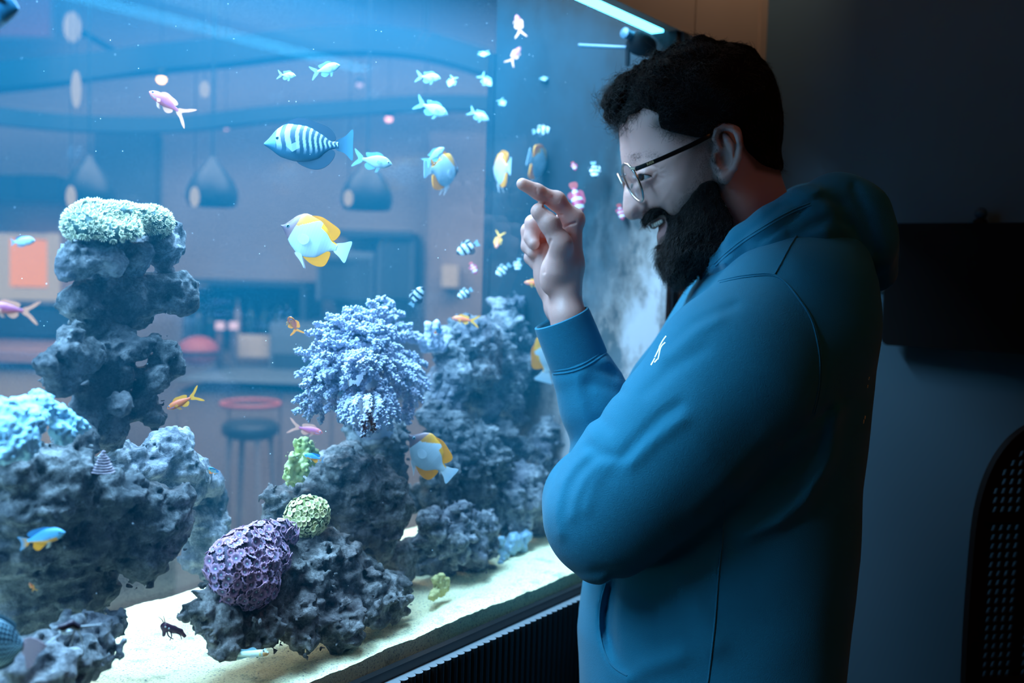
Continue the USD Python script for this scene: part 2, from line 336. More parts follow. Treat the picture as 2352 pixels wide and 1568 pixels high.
mk('sand', {'g': ('geometry', {}), 'n': ('noise_texture', {'scale': 420.0, 'detail': 3.0}), 'r': ('rgb_ramp', {'ramp': [(0.30, (0.30, 0.33, 0.30)), (0.42, (0.86, 0.78, 0.46)), (0.7, (0.98, 0.93, 0.62))]}),
    'n2': ('noise_texture', {'scale': 28.0, 'detail': 6.0, 'roughness': 0.7}), 'r2': ('rgb_ramp', {'ramp': [(0.34, (0.45, 0.52, 0.55)), (0.46, (1, 1, 1))]}), 'm': ('mix_color', {'blend_type': 'multiply', 'fac': 0.8}),
    'b': ('bump', {'strength': 0.6, 'distance': 0.002}), 'p': ('principled_bsdf', {'roughness': 0.9})},
   [('g.position', 'n.vector'), ('n.fac', 'r.fac'), ('g.position', 'n2.vector'), ('n2.fac', 'r2.fac'), ('r.color', 'm.a'), ('r2.color', 'm.b'), ('m.result', 'p.base_color'), ('n.fac', 'b.height'), ('b.normal', 'p.normal')])
obj('sand_bed', (V, Q), 'sand', None, smooth=30, label='pale yellow sand covering the aquarium floor', cat='sand', kind='stuff')

# circulation pump and its rail in the dark top corner by the end wall
pm = thing('circulation_pump', 'black circulation pump with a pale nozzle in the dark top corner of the tank', 'pump')
a_, b_ = tank_at(1448, 92, .050), tank_at(1500, 112, .026); obj('motor', tube(smooth_path([a_, (a_ + b_) / 2, b_], 8), [.012, .016, .0185, .0185, .0185, .017, .015, .012], 16), 'black_plastic', pm, smooth=40)
plain('pale_plastic', (0.04, 0.10, 0.15), 0.4); obj('nozzle', tube([tank_at(1434, 75, .050), tank_at(1447, 81, .048), tank_at(1464, 83, .046)], [.0085, .007, .006], 14), 'pale_plastic', pm, smooth=40)
obj('bracket', tube([tank_at(1443, 96, .056), tank_at(1441, 150, .058)], .004, 8), 'black_plastic', pm)
obj('rail', tube([tank_at(1330, 104, .14), tank_at(1412, 108, .075), tank_at(1438, 109, .058)], .0030, 8), 'pale_plastic', pm)
# ================================================================== live rock and corals
from scipy.spatial import cKDTree
def bump_cells(p, spacing, seed, dome):
    lo, hi = p.min(0) - spacing, p.max(0) + spacing; n = ((hi - lo) / spacing).astype(int) + 1
    g = np.stack(np.meshgrid(*[np.arange(k) for k in n], indexing='ij'), -1).reshape(-1, 3)
    r = np.random.default_rng(seed); c = lo + (g + .5 + r.uniform(-.36, .36, g.shape)) * spacing
    d, _ = cKDTree(c).query(p); return np.clip(1 - (d / (spacing * dome)) ** 2, 0, 1)
def rock_mat(name, base, pale, tintc, scale=1.0):
    mk(name, {'g': ('geometry', {}), 'n': ('noise_texture', {'scale': 42.0 * scale, 'detail': 8.0, 'roughness': 0.72}), 'r': ('rgb_ramp', {'ramp': [(0.36, base), (0.49, tuple(.65 * a + .35 * b for a, b in zip(base, pale))), (0.60, pale)]}),
        'n2': ('noise_texture', {'scale': 14.0 * scale, 'detail': 6.0}), 'r2': ('rgb_ramp', {'ramp': [(0.42, (0, 0, 0)), (0.64, (1, 1, 1))]}), 'm': ('mix_color', {'b': tintc}), 'fm': ('math', {'math_type': 'multiply', 'value2': 0.7}),
        'n3': ('noise_texture', {'scale': 230.0, 'detail': 6.0, 'roughness': 0.75}), 'v': ('voronoi_texture', {'scale': 150.0}), 'ad': ('math', {'math_type': 'multiply_add', 'value2': -0.7}), 'b': ('bump', {'strength': 1.0, 'distance': 0.006}), 'p': ('principled_bsdf', {'roughness': 0.85})},
       [('g.position', 'n.vector'), ('n.fac', 'r.fac'), ('g.position', 'n2.vector'), ('n2.fac', 'r2.fac'), ('r2.color', 'fm.value1'), ('fm.value', 'm.fac'), ('r.color', 'm.a'), ('m.result', 'p.base_color'),
        ('g.position', 'n3.vector'), ('g.position', 'v.vector'), ('v.distance', 'ad.value1'), ('n3.fac', 'ad.value3'), ('ad.value', 'b.height'), ('b.normal', 'p.normal')])
rock_mat('rock_grey', (0.02, 0.035, 0.045), (0.40, 0.42, 0.44), (0.09, 0.10, 0.12))
rock_mat('rock_brown', (0.03, 0.035, 0.035), (0.52, 0.50, 0.50), (0.16, 0.13, 0.14))
rock_mat('rock_blue', (0.03, 0.05, 0.065), (0.62, 0.64, 0.68), (0.20, 0.21, 0.27))
def blobs_field(blobs, h, k, amp, seed, fine=1.0, t_scale=1.0):
    """blobs: (px, py, radius in px, t)"""
    P, Rr = [], []
    for px, py, r, t in blobs:
        P.append(tank_at(px, py, t)); Rr.append(r * tank_depth(px, py, t) / FPX)
    P, Rr = np.array(P), np.array(Rr)
    fl = Field((P - Rr[:, None]).min(0) - amp * 2.6 - 4 * h, (P + Rr[:, None]).max(0) + amp * 2.6 + 4 * h, h)
    for p, r in zip(P, Rr): fl.ball(p, r, k, pad=amp * 2.6 + 4 * h)
    def disp(p):
        a = np.abs(2 * meshkit.noise(p * (1 / 0.034) + seed * 7.1, seed) - 1); b = np.abs(2 * meshkit.noise(p * (1 / 0.015) + 3.3 * seed, seed + 11) - 1)
        c = np.abs(2 * meshkit.noise(p * (1 / 0.0068), seed + 23) - 1)
        lo = meshkit.noise(p * (1 / 0.06), seed + 5) - .5
        out = amp * (0.75 - 1.25 * a - 0.75 * b * fine - 0.45 * c * fine - 1.1 * lo)
        if fine > 1.25: out += .0042 - .0062 * bump_cells(p, .0150, seed, .66) - .0030 * bump_cells(p, .0068, seed + 1, .66)
        else: out += .0015 - .0030 * bump_cells(p, .0085, seed + 2, .66)
        return out
    fl.near(amp * 2.6 + 3 * h, disp)
    return fl, P
def rock(name, blobs, label, mat='rock_grey', h=0.0028, k=0.02, amp=0.010, seed=1, fine=1.0, cat='rock', group=None):
    fl, P = blobs_field(blobs, h, k, amp, seed, fine)
    # keep every rock inside the glass
    v, f = fl.mesh(); m = trimesh.Trimesh(v, f, process=False)
    cc = sorted(m.split(only_watertight=False), key=lambda x: -len(x.faces)) if 0 else [m]
    m = cc[0]; s_, t_ = st(m.vertices); tc = np.clip(t_, 0.0125, TT - 0.002); m.vertices = m.vertices - TN * (tc - t_)[:, None]
    m.vertices[:, 2] = np.maximum(m.vertices[:, 2], 1.0515)
    obj(name, m, mat, None, smooth=True, label=label, cat=cat, group=group)
    return m
plain('shell', (0.25, 0.42, 0.55), 0.4)
A1 = rock('live_rock', [(150, 590, 22, .16), (165, 610, 26, .16), (200, 600, 34, .15), (150, 630, 16, .16), (260, 596, 36, .14), (320, 580, 34, .15), (370, 556, 30, .16), (405, 520, 19, .17), (390, 545, 22, .17), (365, 600, 18, .17), (398, 572, 22, .17), (380, 604, 16, .17), (372, 622, 10, .17), (250, 545, 46, .17), (330, 535, 38, .18), (200, 545, 34, .17), (230, 628, 30, .17), (290, 622, 26, .17)],
     'grey rock slab capped by pale polyps, crowning the tall left stack', 'rock_blue', seed=3, amp=.006, k=.012)
A2 = rock('live_rock', [(245, 682, 60, .18), (190, 690, 40, .17), (160, 698, 22, .17), (305, 685, 56, .17), (350, 678, 42, .17), (392, 662, 30, .16), (425, 640, 19, .15), (438, 668, 22, .15), (436, 696, 22, .15), (412, 690, 26, .15), (275, 738, 48, .18), (215, 742, 50, .18), (318, 725, 30, .18)],
     'dark craggy rock with a horn to the right, second in the left stack', 'rock_grey', seed=4, amp=.006, k=.012)
A3 = rock('live_rock', [(168, 765, 20, .14), (150, 795, 28, .14), (112, 842, 30, .14), (185, 820, 48, .15), (150, 875, 40, .15), (250, 795, 46, .17), (310, 800, 40, .15), (350, 778, 22, .15), (385, 805, 30, .14), (402, 835, 22, .14), (360, 860, 44, .15), (250, 865, 62, .17), (210, 930, 50, .17), (280, 930, 32, .13), (350, 968, 18, .15), (330, 920, 36, .16), (250, 985, 42, .17), (190, 985, 36, .16)],
     'broad knobbly rock in the middle of the left stack above the cone shell', 'rock_grey', seed=5, amp=.007, k=.014)
A4 = rock('live_rock', [(20, 1060, 60, .12), (90, 1080, 62, .12), (160, 1050, 45, .13), (190, 1000, 30, .14), (150, 1090, 60, .12), (40, 1140, 85, .13), (120, 1160, 90, .13), (215, 1140, 62, .12), (285, 1120, 42, .11), (335, 1140, 45, .11), (390, 1165, 45, .12), (410, 1205, 36, .12), (350, 1200, 60, .12), (280, 1200, 70, .13), (210, 1220, 85, .14), (120, 1260, 100, .15), (30, 1250, 100, .15), (50, 1350, 100, .17), (150, 1350, 95, .17), (215, 1320, 40, .17), (325, 1290, 36, .12), (300, 1270, 30, .12), (335, 1310, 26, .12), (205, 1400, 36, .18), (120, 1430, 80, .18), (30, 1430, 80, .18)],
     'massive dark base rock at the bottom left with a hanging knob', 'rock_grey', seed=6, amp=.009)
A5 = rock('live_rock', [(395, 1020, 36, .24), (425, 1000, 24, .24), (370, 1055, 32, .24), (400, 1070, 42, .24), (440, 1090, 40, .25), (350, 1085, 30, .23), (480, 1110, 36, .26), (500, 1150, 34, .27), (495, 1205, 40, .27), (470, 1250, 46, .27), (445, 1195, 45, .27), (480, 1300, 28, .27), (440, 1280, 26, .27), (410, 1120, 48, .24), (265, 1050, 34, .24), (300, 1060, 30, .24), (340, 1070, 28, .24)],
     'arched rock with two square knobs behind the left base rock', 'rock_blue', seed=7, amp=.007)
A6 = rock('live_rock', [(260, 1435, 32, .10), (225, 1450, 45, .09), (165, 1470, 55, .08), (100, 1500, 50, .065), (50, 1530, 50, .055), (180, 1520, 48, .06), (130, 1550, 44, .045), (30, 1580, 50, .05), (210, 1500, 44, .075), (272, 1490, 20, .07)],
     'low crusty rock on the sand at the bottom left corner', 'rock_blue', seed=8, amp=.007, fine=1.6, k=.012)
B0 = rock('live_rock', [(845, 985, 50, .22), (885, 1010, 52, .22), (830, 1030, 40, .22), (900, 960, 40, .23), (870, 1060, 50, .22), (905, 1090, 40, .22), (935, 1150, 40, .22)],
     'dark shaded pedestal rock under the lilac tree coral', 'rock_grey', seed=9)
B1 = rock('live_rock', [(625, 1135, 26, .16), (645, 1175, 36, .16), (625, 1190, 24, .16), (690, 1130, 42, .17), (745, 1085, 50, .17), (795, 1060, 45, .17), (800, 1110, 62, .15), (855, 1120, 62, .15), (880, 1160, 55, .14), (905, 1190, 40, .14), (760, 1150, 70, .16), (845, 1190, 70, .15), (690, 1195, 48, .16), (790, 1225, 60, .15), (870, 1240, 50, .15), (900, 1290, 60, .17)],
     'wide weathered grey rock in the middle below the yellow finger coral', 'rock_brown', seed=10, fine=1.2)
B2 = rock('live_rock', [(468, 1390, 30, .075), (500, 1410, 42, .07), (525, 1440, 50, .06), (520, 1480, 32, .045), (580, 1400, 70, .075), (600, 1450, 52, .05), (640, 1310, 62, .09), (560, 1340, 60, .09), (700, 1270, 42, .10), (750, 1260, 34, .10), (700, 1340, 70, .085), (690, 1410, 60, .06), (770, 1330, 55, .08), (830, 1340, 50, .08), (870, 1360, 46, .07), (902, 1345, 34, .08), (850, 1400, 45, .055), (780, 1420, 56, .05), (900, 1385, 32, .06), (690, 1460, 36, .045), (770, 1300, 28, .085), (800, 1290, 24, .085)],
     'cauliflower-like rock in front on the sand carrying the purple button polyps', 'rock_brown', seed=12, h=.003, fine=1.5, k=.014)
D1 = rock('live_rock', [(1070, 770, 48, .24), (1105, 770, 45, .24), (1030, 800, 40, .24), (1000, 790, 28, .24), (1140, 800, 52, .25), (1165, 750, 40, .27), (1150, 710, 26, .28), (1180, 700, 24, .28), (1195, 690, 14, .29), (1205, 715, 16, .29), (1190, 780, 34, .28), (1180, 840, 44, .27), (1090, 850, 56, .24), (1045, 860, 45, .23), (1200, 870, 26, .28), (1150, 890, 52, .26), (1020, 900, 50, .24), (1090, 930, 60, .26), (1160, 950, 48, .28)],
     'tall pale crusted rock behind the hand rising right of the lilac coral', 'rock_blue', seed=13, fine=1.4, k=.015)
D2 = rock('live_rock', [(1040, 1000, 56, .20), (1000, 960, 40, .22), (1095, 1010, 45, .20), (1060, 1060, 54, .19), (1010, 1080, 40, .18), (1120, 1060, 50, .20), (1080, 1120, 54, .19), (1000, 1150, 50, .19), (1150, 1000, 40, .22), (1180, 1030, 36, .22), (1110, 1170, 56, .20)],
     'mottled rock mound right behind the lower yellow and white butterflyfish', 'rock_grey', seed=14, fine=1.4, k=.015)
D3 = rock('live_rock', [(1255, 1000, 36, .22), (1290, 1030, 38, .22), (1230, 1040, 34, .22), (1320, 1050, 40, .24), (1270, 1080, 45, .22), (1200, 1110, 45, .18), (1170, 1140, 42, .17), (1215, 1150, 48, .17), (1240, 1190, 46, .18), (1180, 1190, 45, .17), (1310, 1120, 50, .22), (1280, 1150, 50, .2), (1290, 1215, 40, .2)],
     'bumpy pale rock just left of the elbow at the right end of the reef', 'rock_blue', seed=15, fine=1.6, k=.013)
D4 = rock('live_rock', [(1000, 1210, 36, .13), (1050, 1205, 45, .13), (1100, 1220, 40, .13), (1040, 1250, 40, .12), (1085, 1260, 38, .12), (985, 1250, 30, .14), (1115, 1250, 28, .13), (1100, 1290, 24, .13), (1000, 1290, 40, .17), (1060, 1310, 40, .16)],
     'small popcorn-textured rock low in front of the right reef', 'rock_blue', seed=16, fine=1.7, k=.012)
D5 = rock('live_rock', [(960, 1260, 40, .2), (1000, 1320, 40, .2), (1080, 1330, 38, .19), (1150, 1300, 40, .2), (950, 1320, 45, .2), (1220, 1270, 40, .2), (1280, 1260, 34, .18)],
     'dark rubble in the shade under the right reef', 'rock_grey', seed=17)
SH = rock('shell_piece', [(1150, 1240, 10, .135), (1180, 1236, 14, .135), (1205, 1230, 12, .135), (1212, 1228, 7, .135), (1150, 1265, 9, .135), (1175, 1258, 16, .135), (1200, 1258, 13, .135), (1216, 1275, 6, .135), (1160, 1280, 8, .13), (1150, 1292, 8, .125), (1185, 1245, 14, .135)],
     'smooth pale blue shell fragment lying beneath the right reef', 'shell', h=.002, k=.012, amp=.0012, seed=18, cat='shell') if 'shell' in MATS else None
# ================================================================== the kitchen seen through the water
plain('dark_metal', (0.004, 0.04, 0.065), 0.6); plain('pendant_glass', (0.02, 0.035, 0.045), 0.4, specular_ior_level=0.25); plain('cabinet_dark', (0.035, 0.06, 0.075), 0.4)
plain('cream', (0.62, 0.52, 0.38), 0.6); plain('oak', (0.30, 0.19, 0.12), 0.5, vary=(5, (0.36, 0.23, 0.15))); plain('red_paint', (0.50, 0.13, 0.12), 0.6); plain('pink_stone', (0.45, 0.28, 0.24), 0.5)
plain('taupe', (0.32, 0.27, 0.245), 0.6); plain('steel', (0.35, 0.36, 0.37), 0.3, metallic=0.8); plain('bottle_glass', (0.02, 0.06, 0.08), 0.15); plain('grey_blue', (0.13, 0.19, 0.23), 0.6)
glow('spot_warm', (1.0, 0.52, 0.16), 9.0); glow('spot_pink', (1.0, 0.40, 0.32), 3.2); glow('spot_red', (1.0, 0.20, 0.12), 1.2); glow('spot_dim', (0.8, 0.5, 0.5), 1.2)
glow('lit_orange', (1.0, 0.31, 0.05), 1.05); glow('lit_cream', (1.0, 0.74, 0.44), 0.50)
YK = 5.0
struct('wall_kitchen', wbox(-4.2, 1.6, YK, YK + 0.1, 0, 3.0), 'kitchen_wall')
struct('wall_left', wbox(-4.3, -4.2, 0.6, YK + 0.1, 0, 3.0), 'kitchen_wall')
def px_box(x0, y0, x1, y1, y, depth, lift=0.0):
    """a box whose front face fills the pixel rectangle on the plane at distance y"""
    a, b = on_y(x0, y0, y), on_y(x1, y1, y)
    return wbox(a[0], b[0], y, y + depth, b[2] - lift, a[2])
def dropped(x0, y0, x1, y, depth):
    """a unit that stands on the floor"""
    a, b = on_y(x0, y0, y), on_y(x1, y0, y); return wbox(a[0], b[0], y, y + depth, 0.0, a[2])
def pt(x, y, d): return on_y(x, y, d)
# curved ceiling tracks
def track(name, pix, w, h, y, label):
    p = smooth_path([pt(a, b, y + c) for a, b, c in pix], 60)
    t = np.gradient(p, axis=0); t /= np.linalg.norm(t, axis=1)[:, None]; side = np.cross(t, ZV); side /= np.linalg.norm(side, axis=1)[:, None]
    V = np.stack([p + side * w / 2 + ZV * h / 2, p - side * w / 2 + ZV * h / 2, p - side * w / 2 - ZV * h / 2, p + side * w / 2 - ZV * h / 2], 1).reshape(-1, 3)
    n = len(p); i = np.arange(n - 1)[:, None] * 4; k = np.arange(4); k2 = (k + 1) % 4
    q = np.stack([i + k, i + k2, i + 4 + k2, i + 4 + k], -1).reshape(-1, 4); q = np.vstack([q, [[3, 2, 1, 0]], [[4 * n - 4, 4 * n - 3, 4 * n - 2, 4 * n - 1]]])
    tr = thing(name, label, 'ceiling track'); obj('rail', (V, q), 'dark_metal', tr, smooth=False)
    rods = [tube([p[i] + ZV * h / 2, [p[i][0], p[i][1], 3.0]], 0.002, 6) for i in (8, 30, 52)]
    for r in rods: obj('hanging_rod', r, 'dark_metal', tr)
track('ceiling_track', [(-250, 235, -.5), (0, 268, -.2), (150, 283, 0), (300, 288, .1), (450, 283, .2), (600, 266, .2), (800, 250, .25), (1000, 238, .3), (1130, 240, .3)], 0.08, 0.06, 4.0, 'slim curved dark ceiling track, the lower of two above the pendants')
track('ceiling_track', [(-250, 210, 0), (0, 178, 0), (150, 162, 0), (300, 143, .1), (450, 128, .1), (560, 117, .1), (700, 100, .1), (850, 95, .1), (980, 108, .1), (1130, 150, .1)], 0.12, 0.105, 4.2, 'wide curved dark ceiling track near the top of the tank view')
# pendants
def pendant(px, py, wpx, y, label):
    c = pt(px, py, y); w = wpx * y / FPX; sc = w
    t = thing('pendant_lamp', label, 'pendant lamp', c)
    prof = [(0.02, 0.98), (0.07, 0.95), (0.13, 0.84), (0.26, 0.70), (0.41, 0.50), (0.49, 0.30), (0.50, 0.16), (0.46, 0.03), (0.43, 0.0), (0.41, 0.02), (0.45, 0.16), (0.44, 0.30), (0.37, 0.48), (0.22, 0.66), (0.09, 0.80), (0.02, 0.90)]
    obj('shade', lathe(np.array(prof) * sc, 32), 'pendant_glass', t, smooth=True)
    obj('cord', tube([[0, 0, .95 * sc], [0, 0, 3.0 - c[2]]], 0.0028, 6), 'dark_metal', t)
    obj('ceiling_rose', trimesh.creation.cylinder(0.04, 0.02, transform=frame([0, 0, 2.99 - c[2]], *np.eye(3))), 'dark_metal', t)
    b = trimesh.creation.icosphere(2, 0.16 * sc); b.apply_translation([0, 0, .34 * sc]); obj('bulb', b, 'taupe', t, smooth=True)
pendant(487, 474, 116, 3.1, 'dark glass pendant lamp hanging above the middle of the kitchen, left of two clear ones')
pendant(842, 482, 118, 3.1, 'dark glass pendant lamp hanging below the striped tang, right of the other')
pendant(205, 472, 116, 3.1, 'dark glass pendant lamp half hidden behind the pale polyps')
# tall lit lantern whose glow catches the pendants
def glowing(name, m, mat, label, cat, extra=()):
    t = thing(name, label, cat)
    for n_, mm, mt in list(extra) + [(('lens' if cat == 'downlight' else 'panel'), m, mat)]: obj(n_, mm, mt, t, smooth=30)
    return t
def spot(px, py, rpx, y, mat, label):
    c = pt(px, py, y); r = rpx * y / FPX
    m = trimesh.creation.icosphere(2, r); m.apply_translation(c); ring = trimesh.creation.annulus(r * .9, r * 1.35, r * 1.2); ring.apply_translation(c + ZV * r * .8)
    t = thing('spotlight', label, 'downlight'); obj('bulb', m, mat, t, smooth=True); obj('housing', ring, 'dark_metal', t)
    obj('stem', tube([c + ZV * r * .7, [c[0], c[1], 3.0]], 0.0014, 6), 'dark_metal', t)
spot(371, 181, 9, 4.3, 'spot_warm', 'small warm orange spotlight above the pink anthias')
spot(519, 292, 6, 4.3, 'spot_pink', 'small dim pink spotlight under the lower ceiling track')
spot(893, 272, 8, 4.3, 'spot_pink', 'small pink spotlight above and right of the striped tang')
spot(1138, 202, 5, 4.3, 'spot_warm', 'tiny orange spotlight beside the back corner of the tank')
spot(826, 193, 7, 4.3, 'spot_dim', 'faint small spotlight between the two ceiling tracks')
# left: red picture, cream lamp, lit orange window
w = thing('wall_picture', 'faded red picture hanging in the upper left corner', 'picture'); obj('canvas', px_box(-60, -30, 112, 84, 4.7, 0.02), 'red_paint', w); obj('picture_frame', px_box(-70, -40, 122, 92, 4.721, 0.02), 'taupe', w)
c = pt(166, 62, 4.4); l = thing('wall_lamp', 'cream oval wall lamp right of the red picture', 'lamp'); m = trimesh.creation.icosphere(3, 1.0); m.apply_scale((0.036, 0.03, 0.065)); m.apply_translation(c); obj('shade', m, 'lit_cream', l, smooth=True); obj('bracket', wbox(c[0] - .01, c[0] + .01, c[1] + .02, YK, c[2] - .01, c[2] + .01), 'dark_metal', l)
wn = thing('lit_window', 'glowing orange pane in a cream frame behind the small blue tang', 'window')
obj('pane', px_box(18, 548, 108, 660, 4.82, 0.02), 'lit_orange', wn)
for a in ((-10, 535, 18, 690), (108, 535, 128, 690), (18, 535, 108, 548), (18, 660, 108, 690)): obj('frame_bar', px_box(*a, 4.80, 0.05), 'lit_cream', wn)
c = pt(160, 452, 3.0)
for k, (px, py, hh) in enumerate(((163, 452, .055), (447, 452, .05), (800, 455, .04), (175, 205, .09), (470, 205, .04))):
    c = pt(px, py, 2.95); m = trimesh.creation.icosphere(3, 1.0); m.apply_scale((0.014, 0.014, hh * .6)); m.apply_translation(c)
    t = thing('candle_bulb', ['pale candle bulb just left of the starburst polyps', 'pale candle bulb on the left rim of the left pendant lamp', 'pale candle bulb on the left rim of the right pendant lamp', 'tall pale bulb between the ceiling tracks on the left', 'short pale bulb above the left pendant lamp'][k], 'bulb')
    obj('bulb', m, 'lit_cream', t, smooth=True); obj('stem', tube([c + ZV * hh * .55, [c[0], c[1], 3.0]], 0.0014, 6), 'dark_metal', t)
# cupboards, counters, appliances on the far wall
def unit(name, label, cat, rect, mat, y, depth, extra=()):
    t = thing(name, label, cat)
    obj('body', px_box(*rect, y, depth), mat, t, smooth=False)
    for n_, r_, m_, dy, dd in extra: obj(n_, px_box(*r_, y + dy, dd), m_, t, smooth=False)
    return t
unit('wall_shelf', 'dark wall cupboard at the left edge above the lit orange window', 'cupboard', (-200, 395, 135, 462), 'cabinet_dark', 4.6, 0.39, [('door', (-190, 400, 40, 458), 'cabinet_dark', -.015, .014), ('door', (44, 400, 130, 458), 'cabinet_dark', -.015, .014)])
unit('sideboard', 'dark sideboard below the lit orange window', 'sideboard', (-200, 700, 150, 770), 'cabinet_dark', 4.5, 0.45, [('top', (-205, 690, 155, 700), 'grey_blue', -.02, .48)])
unit('counter', 'reddish stone counter at the left edge of the kitchen', 'counter', (-200, 800, 135, 835), 'pink_stone', 3.9, 0.6)
unit('base_cupboard', 'cream cupboard under the reddish counter on the left', 'cupboard', (-200, 838, 125, 1500), 'cream', 3.95, 0.55, [('door', (-190, 850, -60, 1480), 'cream', -.015, .014), ('door', (-50, 850, 110, 1480), 'cream', -.015, .014)])
unit('wall_cupboard', 'long dark niche with bottles in the middle of the kitchen', 'cupboard', (420, 640, 700, 660), 'cabinet_dark', 4.6, 0.39, [('side', (420, 660, 432, 800), 'cabinet_dark', 0, .38), ('side', (690, 660, 700, 800), 'cabinet_dark', 0, .38), ('back', (432, 660, 690, 800), 'cabinet_dark', .36, .02)])
def bottle(px, py, wpx, hpx, y, mat, label):
    b = pt(px, py, y); w = wpx * y / FPX; h = hpx * y / FPX
    m = lathe([(0, 0), (w * .5, 0), (w * .5, h * .6), (w * .42, h * .68), (w * .18, h * .78), (w * .16, h * .97), (0, h * .97)], 20)
    t = thing('bottle', label, 'bottle', b, 'bottles in the kitchen niche'); obj('glass', m, mat, t, smooth=40); obj('stopper', trimesh.creation.cylinder(w * .13, h * .06, transform=frame([0, 0, h * .99], *np.eye(3))), 'black_plastic', t)
for k, (px, w_, h_, mt) in enumerate(((455, 20, 95, 'bottle_glass'), (482, 16, 80, 'bottle_glass'), (545, 16, 110, 'taupe'), (575, 20, 105, 'bottle_glass'), (606, 18, 100, 'bottle_glass'), (636, 18, 92, 'bottle_glass'), (664, 20, 80, 'bottle_glass'))):
    bottle(px, 790, w_, h_, 4.7, mt, ['dark bottle leftmost in the kitchen niche, beside the left rock stack', 'short dark bottle second from the left in the kitchen niche', 'pale bottle standing among the dark ones in the kitchen niche', 'dark bottle just right of the pale one in the kitchen niche', 'dark bottle second right of the pale one in the kitchen niche', 'dark bottle second from the right end of the kitchen niche', 'shortest dark bottle at the right end of the kitchen niche'][k])
unit('tap_stand', 'grey twin tap stand with two pink lights behind the tank', 'tap', (497, 760, 508, 880), 'steel', 4.4, 0.03, [('column', (530, 760, 541, 880), 'steel', 0, .03), ('light', (504 - 9, 739, 504 + 9, 757), 'spot_dim', -.01, .02), ('light', (535 - 9, 739, 535 + 9, 757), 'spot_dim', -.01, .02)])
t = thing('fruit_bowl', 'dark bowl holding a red heap on the counter left of the tap', 'bowl'); b = pt(455, 835, 4.3)
m = lathe([(0, 0), (0.05, 0), (0.10, 0.055), (0.095, 0.058), (0.045, 0.01), (0, 0.01)], 24); m.apply_translation(b); obj('bowl', m, 'cabinet_dark', t, smooth=True)
m = trimesh.creation.icosphere(3, 1.0); m.apply_scale((0.088, 0.088, 0.065)); m.apply_translation(b + ZV * .055); obj('contents', m, 'red_paint', t, smooth=True)
unit('chopping_board', 'cream board leaning behind the counter left of the lilac coral', 'board', (548, 768, 642, 822), 'cream', 4.5, 0.03)
unit('side_cupboard', 'dark blue cupboard block left of the lilac tree coral', 'cupboard', (620, 740, 760, 868), 'grey_blue', 4.45, 0.5, [('door', (626, 812, 755, 862), 'cabinet_dark', -.015, .014)])
unit('worktop', 'long grey worktop line across the kitchen island', 'worktop', (400, 872, 1010, 892), 'grey_blue', 3.9, 0.7)
isl = thing('kitchen_island', 'brown panelled kitchen island below the worktop', 'kitchen island'); obj('body', dropped(405, 893, 1000, 3.96, 0.6), 'taupe', isl, smooth=False)
for k in range(5): obj('board', dropped(412 + k * 118, 900, 412 + k * 118 + 112, 3.945, 0.014), 'taupe', isl, smooth=False)
# bar stool
sx = pt(575, 985, 3.5); t = thing('bar_stool', 'round dark bar stool standing before the brown island', 'stool', (sx[0], sx[1], 0)); zz = sx[2]
obj('seat', lathe([(0, zz - .03), (.07, zz - .032), (.098, zz - .015), (.10, zz + .012), (.085, zz + .028), (0, zz + .03)], 28), 'cabinet_dark', t, smooth=True)
obj('seat_rail', trimesh.creation.torus(.10, .008, transform=frame([0, 0, zz + .09], *np.eye(3))), 'red_paint', t, smooth=True)
for a in (.6, 2.2, 3.8, 5.3): obj('leg', tube([[.075 * math.cos(a), .075 * math.sin(a), zz - .02], [.15 * math.cos(a), .15 * math.sin(a), 0]], .010, 8), 'taupe', t)
obj('footrest', trimesh.creation.torus(.12, .007, transform=frame([0, 0, .3], *np.eye(3))), 'steel', t, smooth=True)
# right: tall oven cabinets
unit('oven', 'dark built-in oven behind the upper yellow and white butterflyfish', 'oven', (728, 575, 856, 692), 'grey_blue', 4.6, 0.39, [('door', (735, 588, 850, 686), 'cabinet_dark', -.02, .019), ('handle', (745, 592, 840, 596), 'steel', -.05, .012)])
unit('tall_cupboard', 'tall dark glass cupboard right of the oven', 'cupboard', (868, 548, 946, 690), 'grey_blue', 4.6, 0.39, [('door', (874, 554, 906, 684), 'cabinet_dark', -.02, .019), ('door', (908, 554, 940, 684), 'cabinet_dark', -.02, .019)])
unit('hood', 'dark extractor rail above the oven and the tall cupboard', 'shelf', (758, 526, 945, 546), 'cabinet_dark', 4.55, 0.44)
unit('pale_jar', 'pale upright box in the kitchen near the back corner', 'box', (1015, 608, 1052, 660), 'cream', 4.60, 0.133)
unit('fridge', 'brown tall fridge block left of the back corner of the tank', 'fridge', (985, 300, 1135, 1300), 'taupe', 4.75, 0.24, [('door', (990, 306, 1130, 780), 'taupe', -.02, .019), ('door', (990, 786, 1130, 1290), 'taupe', -.02, .019)])
unit('grey_cupboard', 'grey blue wall cupboard behind the left of the two clear pendants', 'cupboard', (215, 300, 355, 520), 'grey_blue', 4.9, 0.09)
